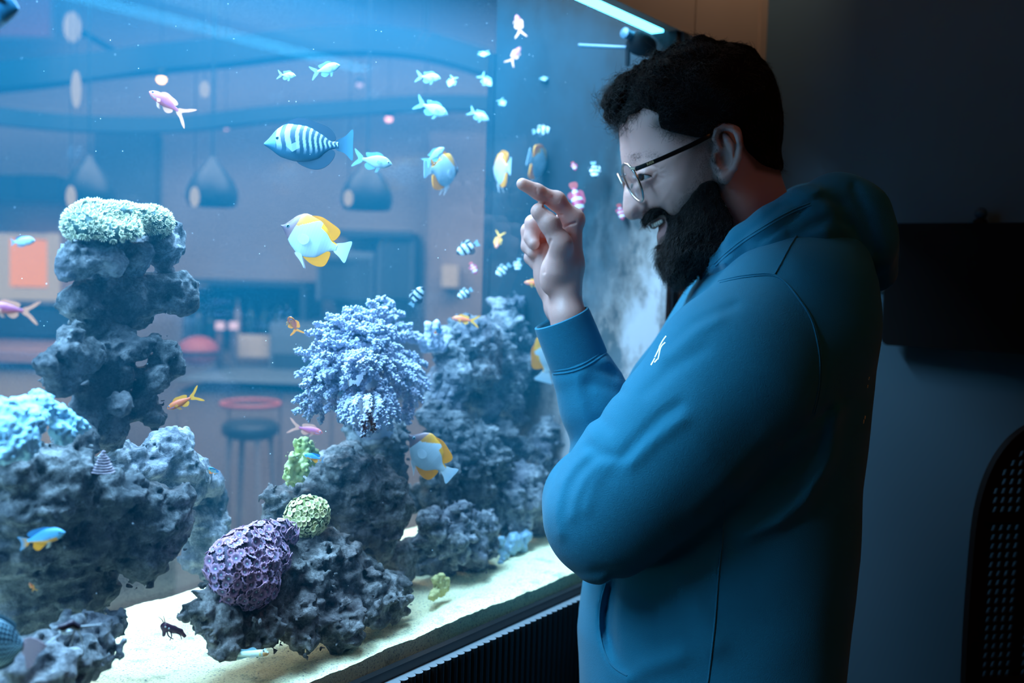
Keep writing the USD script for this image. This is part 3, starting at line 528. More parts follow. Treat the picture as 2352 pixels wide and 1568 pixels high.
# ================================================================== corals
def fit(v, lo=0.0125, hi=TT - 0.002):
    s_, t_ = st(v); return v - TN * (np.clip(t_, lo, hi) - t_)[:, None]
def mound(blobs, h, k, amp, seed, noise=0.02, cells=None):
    P = np.array([tank_at(a, b, d) for a, b, _, d in blobs]); Rr = np.array([r * tank_depth(a, b, d) / FPX for a, b, r, d in blobs])
    fl = Field((P - Rr[:, None]).min(0) - .02, (P + Rr[:, None]).max(0) + .02, h)
    for p, r in zip(P, Rr): fl.ball(p, r, k, pad=amp + 4 * h)
    fl.near(amp + 3 * h, lambda p: -amp * (2 * meshkit.fbm(p / noise, 3, seed) - 1))
    if cells: fl.near(cells[1] + 2 * h, lambda p: -cells[1] * bump_cells(p, cells[0], seed, .62))
    v, f = fl.mesh(); return trimesh.Trimesh(v, f, process=False)
def scatter(m, gap, seed, keep, n=20000):
    """well spaced points on a mesh with their normals"""
    p, fi = trimesh.sample.sample_surface(m, n, seed=seed); nm = m.face_normals[fi]
    ok = keep(p, nm); p, nm = p[ok], nm[ok]; out = []; tree = cKDTree(p); dead = np.zeros(len(p), bool)
    for i in range(len(p)):
        if dead[i]: continue
        out.append(i); dead[tree.query_ball_point(p[i], gap)] = True
    return p[out], nm[out]
def basis(n):
    a = np.cross(n, [.31, .2, .93]); a /= np.linalg.norm(a); return a, np.cross(n, a)
VIEW = -F
def facing(p, nm, low=-.35): d = C - p; d /= np.linalg.norm(d, axis=1)[:, None]; return (nm * d).sum(1) > low
# --- starburst polyps on the left stack
plain('polyp_mat', (0.05, 0.12, 0.13), 0.8, vary=(60, (0.10, 0.18, 0.18)))
M1 = mound([(185, 510, 26, .15), (215, 500, 34, .15), (255, 500, 34, .15), (300, 505, 34, .15), (345, 508, 32, .15), (372, 512, 22, .155), (200, 528, 24, .14), (250, 530, 22, .13), (300, 530, 20, .13), (172, 520, 16, .15)], .003, .012, .004, 21)
t_ = thing('starburst_coral', 'pale green starburst polyps crowning the tall left rock stack', 'coral')
obj('mat', M1, 'polyp_mat', t_, smooth=True)
pp, nn = scatter(M1, .0046, 31, lambda p, n: facing(p, n, -.2) & (n[:, 2] > -.75), 14000)
rng = np.random.default_rng(7); far = []
order = np.argsort(((pp - C) ** 2).sum(1) - .02 * (nn @ VIEW)); made = 0
for q, i in enumerate(order):
    a, b = basis(nn[i]); vs, fs, tn = [], [], []; w = .75 + .35 * rng.random(); ph = rng.random() * 6; tone = .8 + .3 * rng.random()
    for k in range(10):
        an = ph + k * math.pi / 5; d = (a * math.cos(an) + b * math.sin(an)) * .8 + nn[i] * (.55 + .5 * rng.random()); d /= np.linalg.norm(d)
        e1 = np.cross(d, nn[i]); e1 /= np.linalg.norm(e1) + 1e-9; e2 = np.cross(d, e1); o = pp[i] + nn[i] * .0005; L = .0060 * w; r = .00056
        base = len(vs) * 0 + sum(len(x) for x in vs)
        vs.append(np.array([o + e1 * r * .6, o + e2 * r * .6, o - e1 * r * .6, o - e2 * r * .6, o + d * L * .8 + e1 * r, o + d * L * .8 + e2 * r, o + d * L * .8 - e1 * r, o + d * L * .8 - e2 * r, o + d * L]))
        fs += [[base + x for x in tr] for tr in ((0, 1, 5), (0, 5, 4), (1, 2, 6), (1, 6, 5), (2, 3, 7), (2, 7, 6), (3, 0, 4), (3, 4, 7), (4, 5, 8), (5, 6, 8), (6, 7, 8), (7, 4, 8))]
        tn.append(np.r_[np.tile([.22 * tone, .36 * tone, .28 * tone], (4, 1)), np.tile([.86 * tone, .86 * tone, .62 * tone], (5, 1))])
    V_, F_, Tn = np.vstack(vs), np.array(fs), np.vstack(tn)
    if made < 300: obj('polyp', (V_, F_), 'tint_soft', t_, smooth=True, tint=Tn); made += 1
    else: far.append((V_, F_, Tn))
if far:
    off = np.cumsum([0] + [len(x[0]) for x in far[:-1]])
    obj('polyp_carpet', (np.vstack([x[0] for x in far]), np.vstack([x[1] + o for x, o in zip(far, off)])), 'tint_soft', t_, smooth=True, tint=np.vstack([x[2] for x in far]), kind='stuff')
# --- blue crust coral
plain('blue_coral', (0.20, 0.44, 0.60), 0.7, vary=(40, (0.34, 0.60, 0.74)))
M2 = mound([(20, 950, 36, .075), (55, 940, 34, .08), (95, 930, 32, .085), (130, 945, 26, .085), (150, 960, 24, .085), (178, 975, 18, .085), (75, 970, 30, .07), (40, 990, 30, .065), (10, 1000, 34, .065), (60, 1010, 22, .06), (75, 1030, 15, .06), (140, 985, 22, .075), (155, 1000, 14, .075), (30, 1035, 26, .06), (5, 1040, 26, .06), (60, 1048, 14, .06)], .0016, .006, .006, 22, noise=.018, cells=(.0052, .0030))
obj('crust_coral', trimesh.Trimesh(fit(M2.vertices), M2.faces, process=False), 'blue_coral', None, smooth=True, label='ruffled bright blue crust coral on the left base rock', cat='coral')
# --- purple button polyps
plain('zoa_mat', (0.06, 0.05, 0.09), 0.8, vary=(60, (0.16, 0.12, 0.2)))
M3 = mound([(520, 1280, 38, .062), (560, 1255, 42, .068), (600, 1235, 36, .075), (640, 1220, 26, .082), (662, 1225, 18, .085), (540, 1320, 46, .058), (590, 1300, 46, .062), (630, 1280, 34, .07), (570, 1350, 38, .055), (530, 1350, 26, .055), (600, 1340, 32, .057), (520, 1310, 30, .06), (575, 1372, 18, .053)], .0025, .015, .003, 23)
t_ = thing('button_polyps', 'purple button polyps spread over the front rock on the sand', 'coral')
obj('mat', M3, 'zoa_mat', t_, smooth=True)
def button(scale, cols, n=12, fringe=True):
    prof = np.array([(0.0, .10), (.14, .16), (.24, .10), (.55, .16), (.84, .30), (.98, .30), (1.04, .18), (.60, -.05), (.30, -.30)])
    an = np.arange(n) * 2 * np.pi / n; vs = [[0, 0, .10]]; tn = [cols[0]]
    cc = [cols[0], cols[0], cols[1], cols[2], cols[3], cols[3], cols[3], cols[4], cols[4]]
    for (r, z), c in zip(prof[1:], cc[1:]):
        for k, x in enumerate(an):
            f_ = 1 + (.24 if fringe and r > .9 and k % 2 else -.04); vs.append([r * f_ * math.cos(x), r * f_ * math.sin(x), z]); tn.append(c)
    fs = [[0, 1 + k, 1 + (k + 1) % n] for k in range(n)]
    for l in range(len(prof) - 2):
        b0 = 1 + l * n
        for k in range(n):
            k2 = (k + 1) % n; fs += [[b0 + k, b0 + n + k, b0 + n + k2], [b0 + k, b0 + n + k2, b0 + k2]]
    return np.array(vs) * scale, np.array(fs), np.array(tn)
def plant(parent, name, p, nm, size, cols, seed, n, var=.25, tiltz=.0, fringe=True):
    rng = np.random.default_rng(seed)
    for i in range(min(len(p), 300)):
        a = nm[i] + rng.normal(0, .24, 3) + ZV * tiltz; a /= np.linalg.norm(a); x, y = basis(a); tone = .75 + .45 * rng.random(); hue = rng.random() * .25
        V_, F_, Tn = button(size * (1 - var + 2 * var * rng.random()), cols, n, fringe)
        obj(name, (V_ @ np.array([x, y, a]) + p[i] + a * size * .25, F_), 'tint_soft', parent, smooth=True, tint=np.clip(Tn * tone * np.array([1 + hue, 1, 1 - .3 * hue]), 0, 1))
pp, nn = scatter(M3, .0068, 33, lambda p, n: facing(p, n, -.25) & (n[:, 2] > -.8), 9000)
plant(t_, 'polyp', pp, nn, .0047, [(.42, .62, .68), (.13, .11, .20), (.22, .16, .29), (.40, .25, .39), (.08, .06, .12)], 3, 20)
# --- yellow green button ball
t_ = thing('yellow_polyps', 'yellow green ball of small polyps above the purple ones', 'coral')
M4 = mound([(705, 1182, 40, .10), (690, 1185, 30, .10), (722, 1180, 32, .10), (705, 1200, 30, .098)], .0025, .012, .002, 24)
plain('yellow_mat', (0.22, 0.26, 0.08), 0.8); obj('mat', M4, 'yellow_mat', t_, smooth=True)
pp, nn = scatter(M4, .0046, 35, lambda p, n: facing(p, n, -.3), 6000)
plant(t_, 'polyp', pp, nn, .0033, [(.30, .38, .15), (.45, .52, .20), (.72, .76, .34), (.78, .80, .42), (.15, .18, .06)], 4, 10, fringe=False)
# --- finger corals
def fingers(name, segs, r, mat, label, seed, cells, h=.0016):
    P = np.array([[tank_at(*a), tank_at(*b)] for a, b in segs]); fl = Field(P.reshape(-1, 3).min(0) - 3 * r, P.reshape(-1, 3).max(0) + 3 * r, h)
    for a, b in P: fl.cap(a, b, r, r * .8, r * .6, pad=r + 5 * h)
    fl.near(cells[1] * 2 + 3 * h, lambda p: -cells[1] * bump_cells(p, cells[0], seed, .65)); v, f = fl.mesh()
    obj(name, (v, f), mat, None, smooth=True, label=label, cat='coral')
plain('yellow_coral', (0.62, 0.72, 0.25), 0.7, vary=(70, (0.74, 0.82, 0.40)))
fingers('finger_coral', [((668, 1106, .15), (676, 1068, .145)), ((676, 1068, .145), (690, 1036, .145)), ((690, 1036, .145), (684, 1016, .145)), ((690, 1036, .145), (700, 1012, .14)), ((690, 1040, .145), (716, 1022, .145)), ((684, 1052, .145), (726, 1040, .145)), ((680, 1062, .145), (716, 1060, .14)), ((676, 1068, .145), (662, 1074, .14)), ((680, 1052, .145), (668, 1048, .14)), ((674, 1080, .145), (700, 1084, .14)), ((672, 1086, .145), (660, 1096, .14)), ((670, 1096, .145), (690, 1102, .14)), ((700, 1030, .14), (706, 1046, .135)), ((690, 1060, .14), (700, 1072, .132))], .0040, 'yellow_coral', 'bright yellow green finger coral by the small blue damselfish', 5, (.006, .0042))
plain('olive_coral', (0.42, 0.40, 0.14), 0.7, vary=(70, (0.56, 0.52, 0.22)))
fingers('finger_coral', [((1012, 1356, .075), (1000, 1330, .075)), ((1012, 1356, .075), (1012, 1322, .075)), ((1012, 1356, .075), (1026, 1335, .075)), ((1000, 1362, .07), (992, 1370, .065)), ((1008, 1350, .075), (1022, 1350, .075))], .0052, 'olive_coral', 'small olive yellow coral low on the sand edge beside the reef', 6, (.0045, .003))
plain('lilac_coral', (0.33, 0.39, 0.53), 0.7, vary=(60, (0.46, 0.50, 0.64)))
fingers('tube_coral', [((985, 800, .2), (983, 745, .2)), ((995, 800, .2), (1003, 742, .2)), ((1008, 800, .2), (1008, 760, .2)), ((975, 800, .2), (965, 775, .2)), ((1015, 800, .2), (1025, 780, .2))], .006, 'lilac_coral', 'pale lilac upright tube coral right of the tree coral', 8, (.008, .002))
# --- lilac tree coral
t_ = thing('tree_coral', 'large lilac tree coral with drooping nubby branches', 'coral')
obj('trunk', tube(smooth_path([tank_at(*q) for q in ((858, 1010, .22), (850, 950, .2), (838, 880, .18), (832, 820, .18), (835, 770, .18))], 16), np.linspace(.030, .016, 16), 12), 'lilac_coral', t_, smooth=True)
def nubby(paths, seed, r0=.0042, step=.0036, size=1.0):
    rng = np.random.default_rng(seed); V_, F_ = [], []; nv = 0
    for p in paths:
        m = tube(p, np.linspace(r0, r0 * .7, len(p)), 6); V_.append(m.vertices); F_.append(m.faces + nv); nv += len(m.vertices)
        L = np.r_[0, np.cumsum(np.linalg.norm(np.diff(p, axis=0), axis=1))]; n = max(3, int(L[-1] / step))
        for u in np.linspace(.08, 1, n):
            x = np.array([np.interp(u * L[-1], L, p[:, k]) for k in range(3)]); x2 = np.array([np.interp(min(1, u + .05) * L[-1], L, p[:, k]) for k in range(3)]); d0 = x2 - x
            d0 = d0 / (np.linalg.norm(d0) + 1e-9) if np.linalg.norm(d0) > 1e-6 else d0
            for _ in range(4):
                d = rng.normal(size=3); d -= d0 * (d @ d0) * .6; d += d0 * .5; d /= np.linalg.norm(d); l = (.0052 + .0040 * rng.random()) * size; r = .0022 * size
                a, b = basis(d); an = np.arange(5) * 2 * np.pi / 5; ring = np.cos(an)[:, None] * a + np.sin(an)[:, None] * b
                V_.append(np.vstack([x + ring * r * .8, x + d * l * .72 + ring * r * 1.15, x + d * l])); k = np.arange(5); k2 = (k + 1) % 5
                F_.append(nv + np.vstack([np.c_[k, k2, k2 + 5], np.c_[k, k2 + 5, k + 5], np.c_[k + 5, k2 + 5, np.full(5, 10)]])); nv += 11
    return np.vstack(V_), np.vstack(F_)
rng = np.random.default_rng(17)
hub = [(835, 770, .17), (832, 820, .16), (838, 870, .15), (845, 905, .13)]
tips = [(898, 690, .17, 0), (868, 702, .16, 0), (838, 712, .15, 0), (806, 716, .15, 0), (778, 735, .15, 0), (748, 752, .15, 0), (728, 775, .15, 0), (920, 720, .18, 0), (940, 752, .19, 0), (958, 785, .2, 0),
        (700, 822, .15, 0), (708, 855, .14, 1), (720, 880, .13, 1), (745, 850, .12, 1), (770, 870, .11, 1), (702, 930, .15, 1), (738, 965, .14, 1), (712, 960, .16, 1), (752, 920, .12, 1), (968, 900, .17, 1), (955, 935, .15, 1),
        (972, 860, .18, 1), (930, 965, .13, 1), (905, 930, .12, 1), (925, 880, .13, 1), (940, 830, .15, 1), (870, 860, .11, 1), (800, 800, .11, 0), (850, 770, .11, 0), (890, 760, .12, 0), (910, 800, .12, 1), (770, 780, .12, 0),
        (780, 970, .10, 3), (795, 975, .095, 3), (820, 985, .09, 3), (845, 998, .09, 3), (868, 990, .09, 3), (895, 985, .10, 3), (915, 965, .10, 3), (785, 930, .10, 3), (905, 910, .10, 3), (825, 852, .095, 1), (812, 868, .095, 1), (838, 846, .09, 0), (848, 872, .095, 1), (740, 815, .11, 0), (765, 830, .10, 0), (800, 850, .10, 1), (760, 905, .11, 1), (735, 900, .12, 1), (780, 895, .10, 1), (815, 830, .10, 0), (850, 820, .10, 0), (880, 800, .11, 0), (905, 850, .11, 1), (930, 905, .12, 1), (950, 880, .14, 1), (890, 880, .10, 1), (725, 935, .13, 1), (770, 940, .11, 1), (820, 760, .12, 0), (790, 745, .13, 0), (870, 740, .13, 0), (925, 780, .15, 0), (945, 960, .13, 1)]
for k, (px, py, t, hb) in enumerate(tips):
    a = np.array(hub[hb], float); b = np.array((px, py, t), float); mid = (a + b) / 2; droop = 26 if hb >= 1 else 14
    if hb == 3: mid = np.array([.35 * a[0] + .65 * b[0], min(a[1], b[1]) - 18 + .25 * (b[1] - a[1]), (a[2] + b[2]) / 2 - .012])
    elif hb >= 1: mid[1] = min(a[1], b[1]) - 10; mid[0] = .4 * a[0] + .6 * b[0]
    else: mid[1] -= 4
    mid[2] -= .01
    q = smooth_path([a, mid, b], 14); main = np.array([tank_at(*x) for x in q]); paths = [main]
    for w in range(5 if hb < 3 else 3):
        u = .42 + .13 * w; i0 = int(u * 13); o = q[i0]; s_ = 1 if w % 2 else -1
        if hb < 3: e = o + np.array([s_ * (16 + 12 * rng.random()) + (b[0] - a[0]) * .08, (30 if hb else -6) * rng.random() + (6 if hb else -6) * 1.0, rng.normal(0, .006) - .008])
        else: e = o + np.array([s_ * (7 + 5 * rng.random()), 26 + 16 * rng.random(), -.004])
        paths.append(np.array([tank_at(*x) for x in smooth_path([o, (o + e) / 2 + [0, -4, 0], e], 7)]))
    obj('branch', nubby(paths, 100 + k, r0=.0030, step=.0026, size=.74), 'lilac_coral', t_, smooth=True)
# ================================================================== fish
def interp(xs, pts): 
    from scipy.interpolate import PchipInterpolator
    a = np.array(pts, float); return PchipInterpolator(a[:, 0], a[:, 1])(xs)
def fish_body(top, bot, wid, tintf, nr=46, m=22):
    u = (1 - np.cos(np.linspace(0, np.pi, nr))) / 2; u = .5 * u + .5 * np.linspace(0, 1, nr)
    T_, B_, W_ = interp(u, top), interp(u, bot), np.maximum(interp(u, wid), .002); an = np.arange(m) * 2 * np.pi / m
    zc, hh = (T_ + B_) / 2, np.maximum((T_ - B_) / 2, .002)
    y = np.sign(np.cos(an)) * np.abs(np.cos(an)) ** 1.15; z = np.sin(an)
    V_ = np.stack([np.repeat((.5 - u)[:, None], m, 1), W_[:, None] * y, zc[:, None] + hh[:, None] * z], -1).reshape(-1, 3)
    i, j = np.meshgrid(np.arange(nr - 1), np.arange(m), indexing='ij')
    q = np.stack([i * m + j, (i + 1) * m + j, (i + 1) * m + (j + 1) % m, i * m + (j + 1) % m], -1).reshape(-1, 4); f = np.vstack([q[:, [0, 2, 1]], q[:, [0, 3, 2]]])
    e = len(V_); V_ = np.vstack([V_, [[.5, 0, zc[0]], [-.5, 0, zc[-1]]]]); k = np.arange(m)
    f = np.vstack([f, np.c_[np.full(m, e), k, (k + 1) % m], np.c_[np.full(m, e + 1), (nr - 1) * m + (k + 1) % m, (nr - 1) * m + k]])
    if np.linalg.det(np.eye(3)) and trimesh.Trimesh(V_, f, process=False).volume < 0: f = f[:, ::-1]
    uu = np.r_[np.repeat(u, m), 0, 1]; zz = np.r_[np.tile(z, nr), 0, 0]
    return V_, f, np.array([tintf(a, b, v[2]) for a, b, v in zip(uu, zz, V_)])
def fin(outline, tintf, th=.010, y=0.0, rot=None, org=(0, 0)):
    """a thin solid fin from an outline in the fish's side view; its rim is half as thick as its middle"""
    import shapely
    pts = smooth_path(np.array(outline, float), 44, closed=True) if len(outline) > 4 else np.array(outline, float)
    pg = shapely.Polygon(pts).buffer(0); pg = max(getattr(pg, 'geoms', [pg]), key=lambda g: g.area)
    m = trimesh.creation.extrude_polygon(pg, th, engine='earcut'); v = np.array(m.vertices); v = np.c_[v[:, 0], v[:, 2] - th / 2, v[:, 1]]
    tn = np.array([tintf(a[0], a[2]) for a in v]); f = m.faces[:, ::-1]
    if trimesh.Trimesh(v, f, process=False).volume < 0: f = f[:, ::-1]
    if rot is not None:
        o = np.array([org[0], 0, org[1]]); v = (v - o) @ np.asarray(rot).T + o
    v = v + [0, y, 0]; return v, f, tn
def rotm(axis, deg):
    return trimesh.transformations.rotation_matrix(math.radians(deg), axis)[:3, :3]
def species(name, label, top, bot, wid, tintf, fins, eye, group=None, matrix=None, res=(56, 28)):
    t = thing(name, label, 'fish', group=group, matrix=matrix)
    V_, f, tn = fish_body(top, bot, wid, tintf, *res); obj('body', (V_, f), 'fish_skin', t, smooth=True, tint=tn)
    for nm, outl, tf, kw in fins:
        if nm in ('pectoral_fin', 'pelvic_fin'):
            for sgn in (1, -1):
                k2 = dict(kw); ang = k2.pop('ang', 35); yy = k2.pop('yy', .05); o = k2.pop('org', outl[0])
                v, f, tn = fin(outl, tf, rot=rotm([0, 0, 1], -sgn * ang), org=o, y=sgn * yy, th=.008); obj(nm, (v, f), 'clear_fin', t, smooth=False, tint=tn)
        else:
            v, f, tn = fin(outl, tf, **kw); obj(nm, (v, f), 'fish_fin', t, smooth=False, tint=tn)
    ex, ez, ey, er, ec = eye
    for sgn in (1, -1):
        m = trimesh.creation.icosphere(2, 1.0); d = m.vertices @ np.array([.12, sgn * .99, .05]); tn = np.where((d > .80)[:, None], [.003, .003, .004], np.where((d > .45)[:, None], ec[0], ec[1]))
        obj('eye', (m.vertices * [er, er * .6, er] + [.5 - ex, sgn * ey, ez], m.faces), 'fish_eye', t, smooth=True, tint=tn)
    return t
mk('clear_fin', {'a': ('attribute', {'attribute': 'tint'}), 'p': ('principled_bsdf', {'roughness': 0.5}), 't': ('transparent_bsdf', {}), 'm': ('mix_closure', {'fac': 0.72})}, [('a.color', 'p.base_color'), ('p.BSDF', 'm.closure1'), ('t.BSDF', 'm.closure2')], 'm.closure')
tinted('fish_skin', 0.45); tinted('fish_eye', 0.12)
mk('fish_fin', {'a': ('attribute', {'attribute': 'tint'}), 'p': ('principled_bsdf', {'roughness': 0.5}), 't': ('translucent_bsdf', {}), 'm': ('mix_closure', {'fac': 0.35})},
   [('a.color', 'p.base_color'), ('a.color', 't.color'), ('p.BSDF', 'm.closure1'), ('t.BSDF', 'm.closure2')], 'm.closure')
def swim(px, py, t, len_px, ang, yaw=0, roll=0, flip=False, L=1.25):
    """matrix for a fish whose middle shows at the pixel; len_px its length in the picture when broadside, ang its heading there, yaw turned to (+) or from (-) the viewer"""
    p = tank_at(px, py, t); sc = len_px / FPX * tank_depth(px, py, t) / L; A, Y = math.radians(ang), math.radians(yaw); sg = 1 if math.cos(A) >= -1e-6 else -1
    if flip: sg = -sg
    h0 = R * math.cos(A) + U * math.sin(A); up = (-R * math.sin(A) + U * math.cos(A)) * sg; h = h0 * math.cos(Y) - F * math.sin(Y)
    lf = np.cross(up, h); r_ = math.radians(roll); up2 = up * math.cos(r_) + lf * math.sin(r_); lf = np.cross(up2, h)
    return Gf.Matrix4d(*(h * sc), 0, *(lf * sc), 0, *(up2 * sc), 0, *p, 1)
def lerp(a, b, x): x = min(max(x, 0), 1); return np.array(a) * (1 - x) + np.array(b) * x
const = lambda c: (lambda *a: np.array(c))
# --- pale blue chromis
CH = (.24, .40, .47); CH2 = (.36, .50, .53); G = 'pale blue damselfish in the upper water'
chromis_list = [
    (663, 173, .16, 46, -8, 15, 'teal edged pale damselfish swimming alone left of a larger one near the top'),
    (755, 157, .15, 68, 16, 0, 'pale blue damselfish with forked tail, highest above the striped tang'),
    (990, 178, .20, 58, -8, 10, 'pale blue damselfish topmost of the group left of the back corner'),
    (1036, 190, .22, 42, -108, 40, 'small pale damselfish nosing down just right of the topmost in the group'),
    (1119, 187, .24, 48, -52, 30, 'pale damselfish slanting down beside the tiny orange spotlight'),
    (1112, 125, .24, 56, -84, 62, 'slim pale damselfish seen on edge near the top by the back corner'),
    (1000, 252, .18, 78, -22, 0, 'large pale blue damselfish heading down right below the topmost group'),
    (1105, 267, .22, 52, -28, 10, 'pale damselfish close to the dark end wall above the butterflyfish'),
    (1155, 237, .26, 38, -62, 50, 'small pale damselfish against the dark end wall, left of the pointing finger'),
    (1250, 180, .25, 42, -75, 58, 'slim pale damselfish high before the dark end wall above the hand'),
    (866, 371, .12, 88, -10, 0, 'pale blue damselfish just right of the striped tang tail'),
    (1003, 353, .17, 56, 38, 5, 'pale blue damselfish overlapping the white butterflyfish seen from behind'),
]
fins_ch = [('tail_fin', [(-.46, .05), (-.62, .20), (-.78, .30), (-.66, .06), (-.62, .0), (-.66, -.06), (-.80, -.30), (-.62, -.20), (-.46, -.05)], const((.24, .48, .58)), {}),
           ('dorsal_fin', [(.18, .20), (.05, .30), (-.12, .29), (-.24, .26), (-.40, .22), (-.34, .10), (-.1, .16), (.1, .17)], const((.18, .42, .54)), {}),
           ('anal_fin', [(-.02, -.20), (-.14, -.29), (-.28, -.30), (-.38, -.16), (-.30, -.08), (-.1, -.16)], const((.18, .42, .54)), {}),
           ('pectoral_fin', [(.20, -.02), (.02, .02), (-.02, -.08), (.10, -.12)], const((.30, .50, .58)), {'ang': 30, 'yy': .075}),
           ('pelvic_fin', [(.16, -.19), (.06, -.34), (-.02, -.36), (.02, -.20)], const((.28, .50, .58)), {'ang': 8, 'yy': .03})]
ch0 = None
for k, (px, py, t, L, a, y, lab) in enumerate(chromis_list):
    M = swim(px, py, t, L, a, y)
    if k == 0: ch0 = species('pale_damselfish', lab, [(0, .0), (.08, .09), (.25, .19), (.45, .215), (.7, .15), (.9, .06), (1, .05)], [(0, -.02), (.08, -.09), (.25, -.18), (.5, -.205), (.75, -.12), (.9, -.06), (1, -.05)],
                             [(0, .01), (.15, .07), (.35, .085), (.6, .06), (.9, .02), (1, .012)], lambda u, z, h: lerp(CH, CH2, .5 - z * .6) * (1 + .10 * math.sin(u * 60) * math.sin(z * 14)), fins_ch, (.13, .035, .062, .032, ((.6, .8, .85), (.3, .5, .6))), G, M)
    else: copy_of(ch0, lab, M, G)
# --- yellow, white and brown butterflyfish
YL = (.92, .40, .01); WH = (.50, .62, .68); BR = (.13, .085, .115)
def bf_tint(u, z, h):
    if u < .24 + .05 * z: return lerp(BR, (.24, .13, .13), (u - .08) * 5)
    if z > .18 and u < .24 + .05 * z + .36 * (z - .1): return lerp((.62, .27, .03), YL, (u - .3) * 4)
    if z > .70 and u > .66: return np.array(YL) 
    return np.array(WH) * (1 - .05 * (abs(math.sin(u * 70)) > .9))
fins_bf = [('tail_fin', [(-.47, .06), (-.58, .12), (-.70, .19), (-.72, .0), (-.70, -.19), (-.58, -.12), (-.47, -.06)], lambda x, z: lerp((.72, .84, .90), (.50, .72, .85), (-x - .5) * 4), {}),
           ('dorsal_fin', [(.10, .33), (-.05, .40), (-.22, .38), (-.36, .34), (-.47, .28), (-.46, .16), (-.40, .09), (-.30, .16), (-.15, .24), (.0, .28)], lambda x, z: np.array(YL) if x < -.06 + .2 * (z - .3) else lerp((.62, .27, .03), YL, -x * 3 + .6), {'th': .03}),
           ('anal_fin', [(.0, -.30), (-.12, -.37), (-.26, -.40), (-.40, -.36), (-.44, -.24), (-.42, -.10), (-.32, -.14), (-.18, -.22)], const(YL), {'th': .03}),
           ('pectoral_fin', [(.16, -.04), (.0, .03), (-.06, -.04), (.0, -.13), (.1, -.12)], const((.62, .74, .82)), {'ang': 12, 'yy': .07}),
           ('pelvic_fin', [(.12, -.30), (.0, -.40), (-.12, -.50), (-.04, -.36), (.02, -.29)], const((.78, .86, .90)), {'ang': 6, 'yy': .03})]
G = 'yellow and white butterflyfish'
bf_list = [(708, 546, .11, 168, 160, 0, 0, 'yellow and white butterflyfish with brown head swimming alone in open water'),
           (978, 1040, .08, 140, 138, 0, 0, 'yellow and white butterflyfish nosing up before the right reef'),
           (1022, 393, .20, 135, 8, -58, -10, 'white butterflyfish seen from behind overlapped by a pale damselfish'),
           (1150, 390, .26, 130, 170, -72, 8, 'slim edge-on butterflyfish at the back corner left of the finger'),
           (1237, 376, .24, 128, -8, -70, -6, 'slim edge-on butterflyfish just above the pointing finger'),
           (1268, 806, .13, 140, 75, 25, 0, 'butterflyfish mostly hidden behind the raised sleeve cuff')]
bf0 = None
for k, (px, py, t, L, a, y, r_, lab) in enumerate(bf_list):
    M = swim(px, py, t, L, a, y, r_, L=1.22)
    if k == 0: bf0 = species('butterflyfish', lab, [(0, .05), (.05, .075), (.10, .14), (.22, .30), (.36, .375), (.55, .36), (.75, .27), (.92, .09), (1, .065)], [(0, .03), (.05, .0), (.12, -.07), (.3, -.24), (.5, -.33), (.7, -.29), (.85, -.16), (.94, -.075), (1, -.06)],
                             [(0, .008), (.1, .045), (.25, .075), (.45, .08), (.7, .06), (.9, .02), (1, .012)], bf_tint, fins_bf, (.13, .07, .048, .036, ((.25, .42, .50), (.05, .07, .10))), G, M, (130, 72))
    else: copy_of(bf0, lab, M, G)
# --- black and white banded damselfish
def hb_tint(u, z, h):
    for c, w in ((.20, .085), (.50, .085), (.80, .075)):
        if abs(u - c + .03 * z) < w: return np.array((.58, .70, .76))
    return np.array((.012, .03, .045))
fins_hb = [('tail_fin', [(-.46, .07), (-.58, .14), (-.70, .16), (-.68, 0), (-.70, -.16), (-.58, -.14), (-.46, -.07)], const((.25, .42, .50)), {}),
           ('dorsal_fin', [(.18, .26), (.0, .38), (-.20, .38), (-.38, .26), (-.36, .12), (-.1, .24), (.1, .24)], lambda x, z: np.array((.8, .9, .94)) if abs(x) < .06 or abs(x + .3) < .06 else np.array((.012, .03, .045)), {'th': .02}),
           ('anal_fin', [(.0, -.24), (-.12, -.36), (-.28, -.36), (-.38, -.20), (-.30, -.10), (-.1, -.22)], const((.012, .03, .045)), {'th': .02}),
           ('pectoral_fin', [(.14, -.02), (.0, .04), (-.04, -.06), (.06, -.1)], const((.15, .25, .30)), {'ang': 30, 'yy': .09})]
hb_list = [(1070, 572, .18, 58, 208, 10, 'banded damselfish left of the end wall, higher of two above the reef'),
           (960, 677, .16, 54, 55, 15, 'stocky banded damselfish just right of the tree coral top'),
           (1065, 676, .2, 42, 214, 20, 'small banded damselfish above the orange anthias over the reef'),
           (1153, 623, .22, 46, 222, 20, 'tiny banded damselfish against the end wall left of the wrist'),
           (1190, 610, .22, 36, -98, 30, 'tiny upright banded damselfish closest to the fingers'),
           (1248, 300, .22, 44, 4, 10, 'small level banded damselfish above the pointing finger'),
           (1365, 393, .12, 48, -86, 30, 'upright banded damselfish just left of the glasses'),
           (1426, 455, .12, 34, -92, 30, 'tiny banded damselfish half hidden by the nose')]
hb0 = None; G = 'black and white banded damselfish'
for k, (px, py, t, L, a, y, lab) in enumerate(hb_list):
    M = swim(px, py, t, L, a, y, L=1.2)
    if k == 0: hb0 = species('banded_damselfish', lab, [(0, .02), (.08, .12), (.25, .25), (.45, .29), (.7, .2), (.9, .08), (1, .07)], [(0, -.02), (.08, -.10), (.25, -.22), (.5, -.27), (.75, -.17), (.9, -.08), (1, -.07)],
                             [(0, .02), (.15, .09), (.35, .11), (.6, .08), (.9, .03), (1, .02)], hb_tint, fins_hb, (.12, .05, .075, .035, ((.3, .4, .45), (.1, .12, .15))), G, M)
    else: copy_of(hb0, lab, M, G)
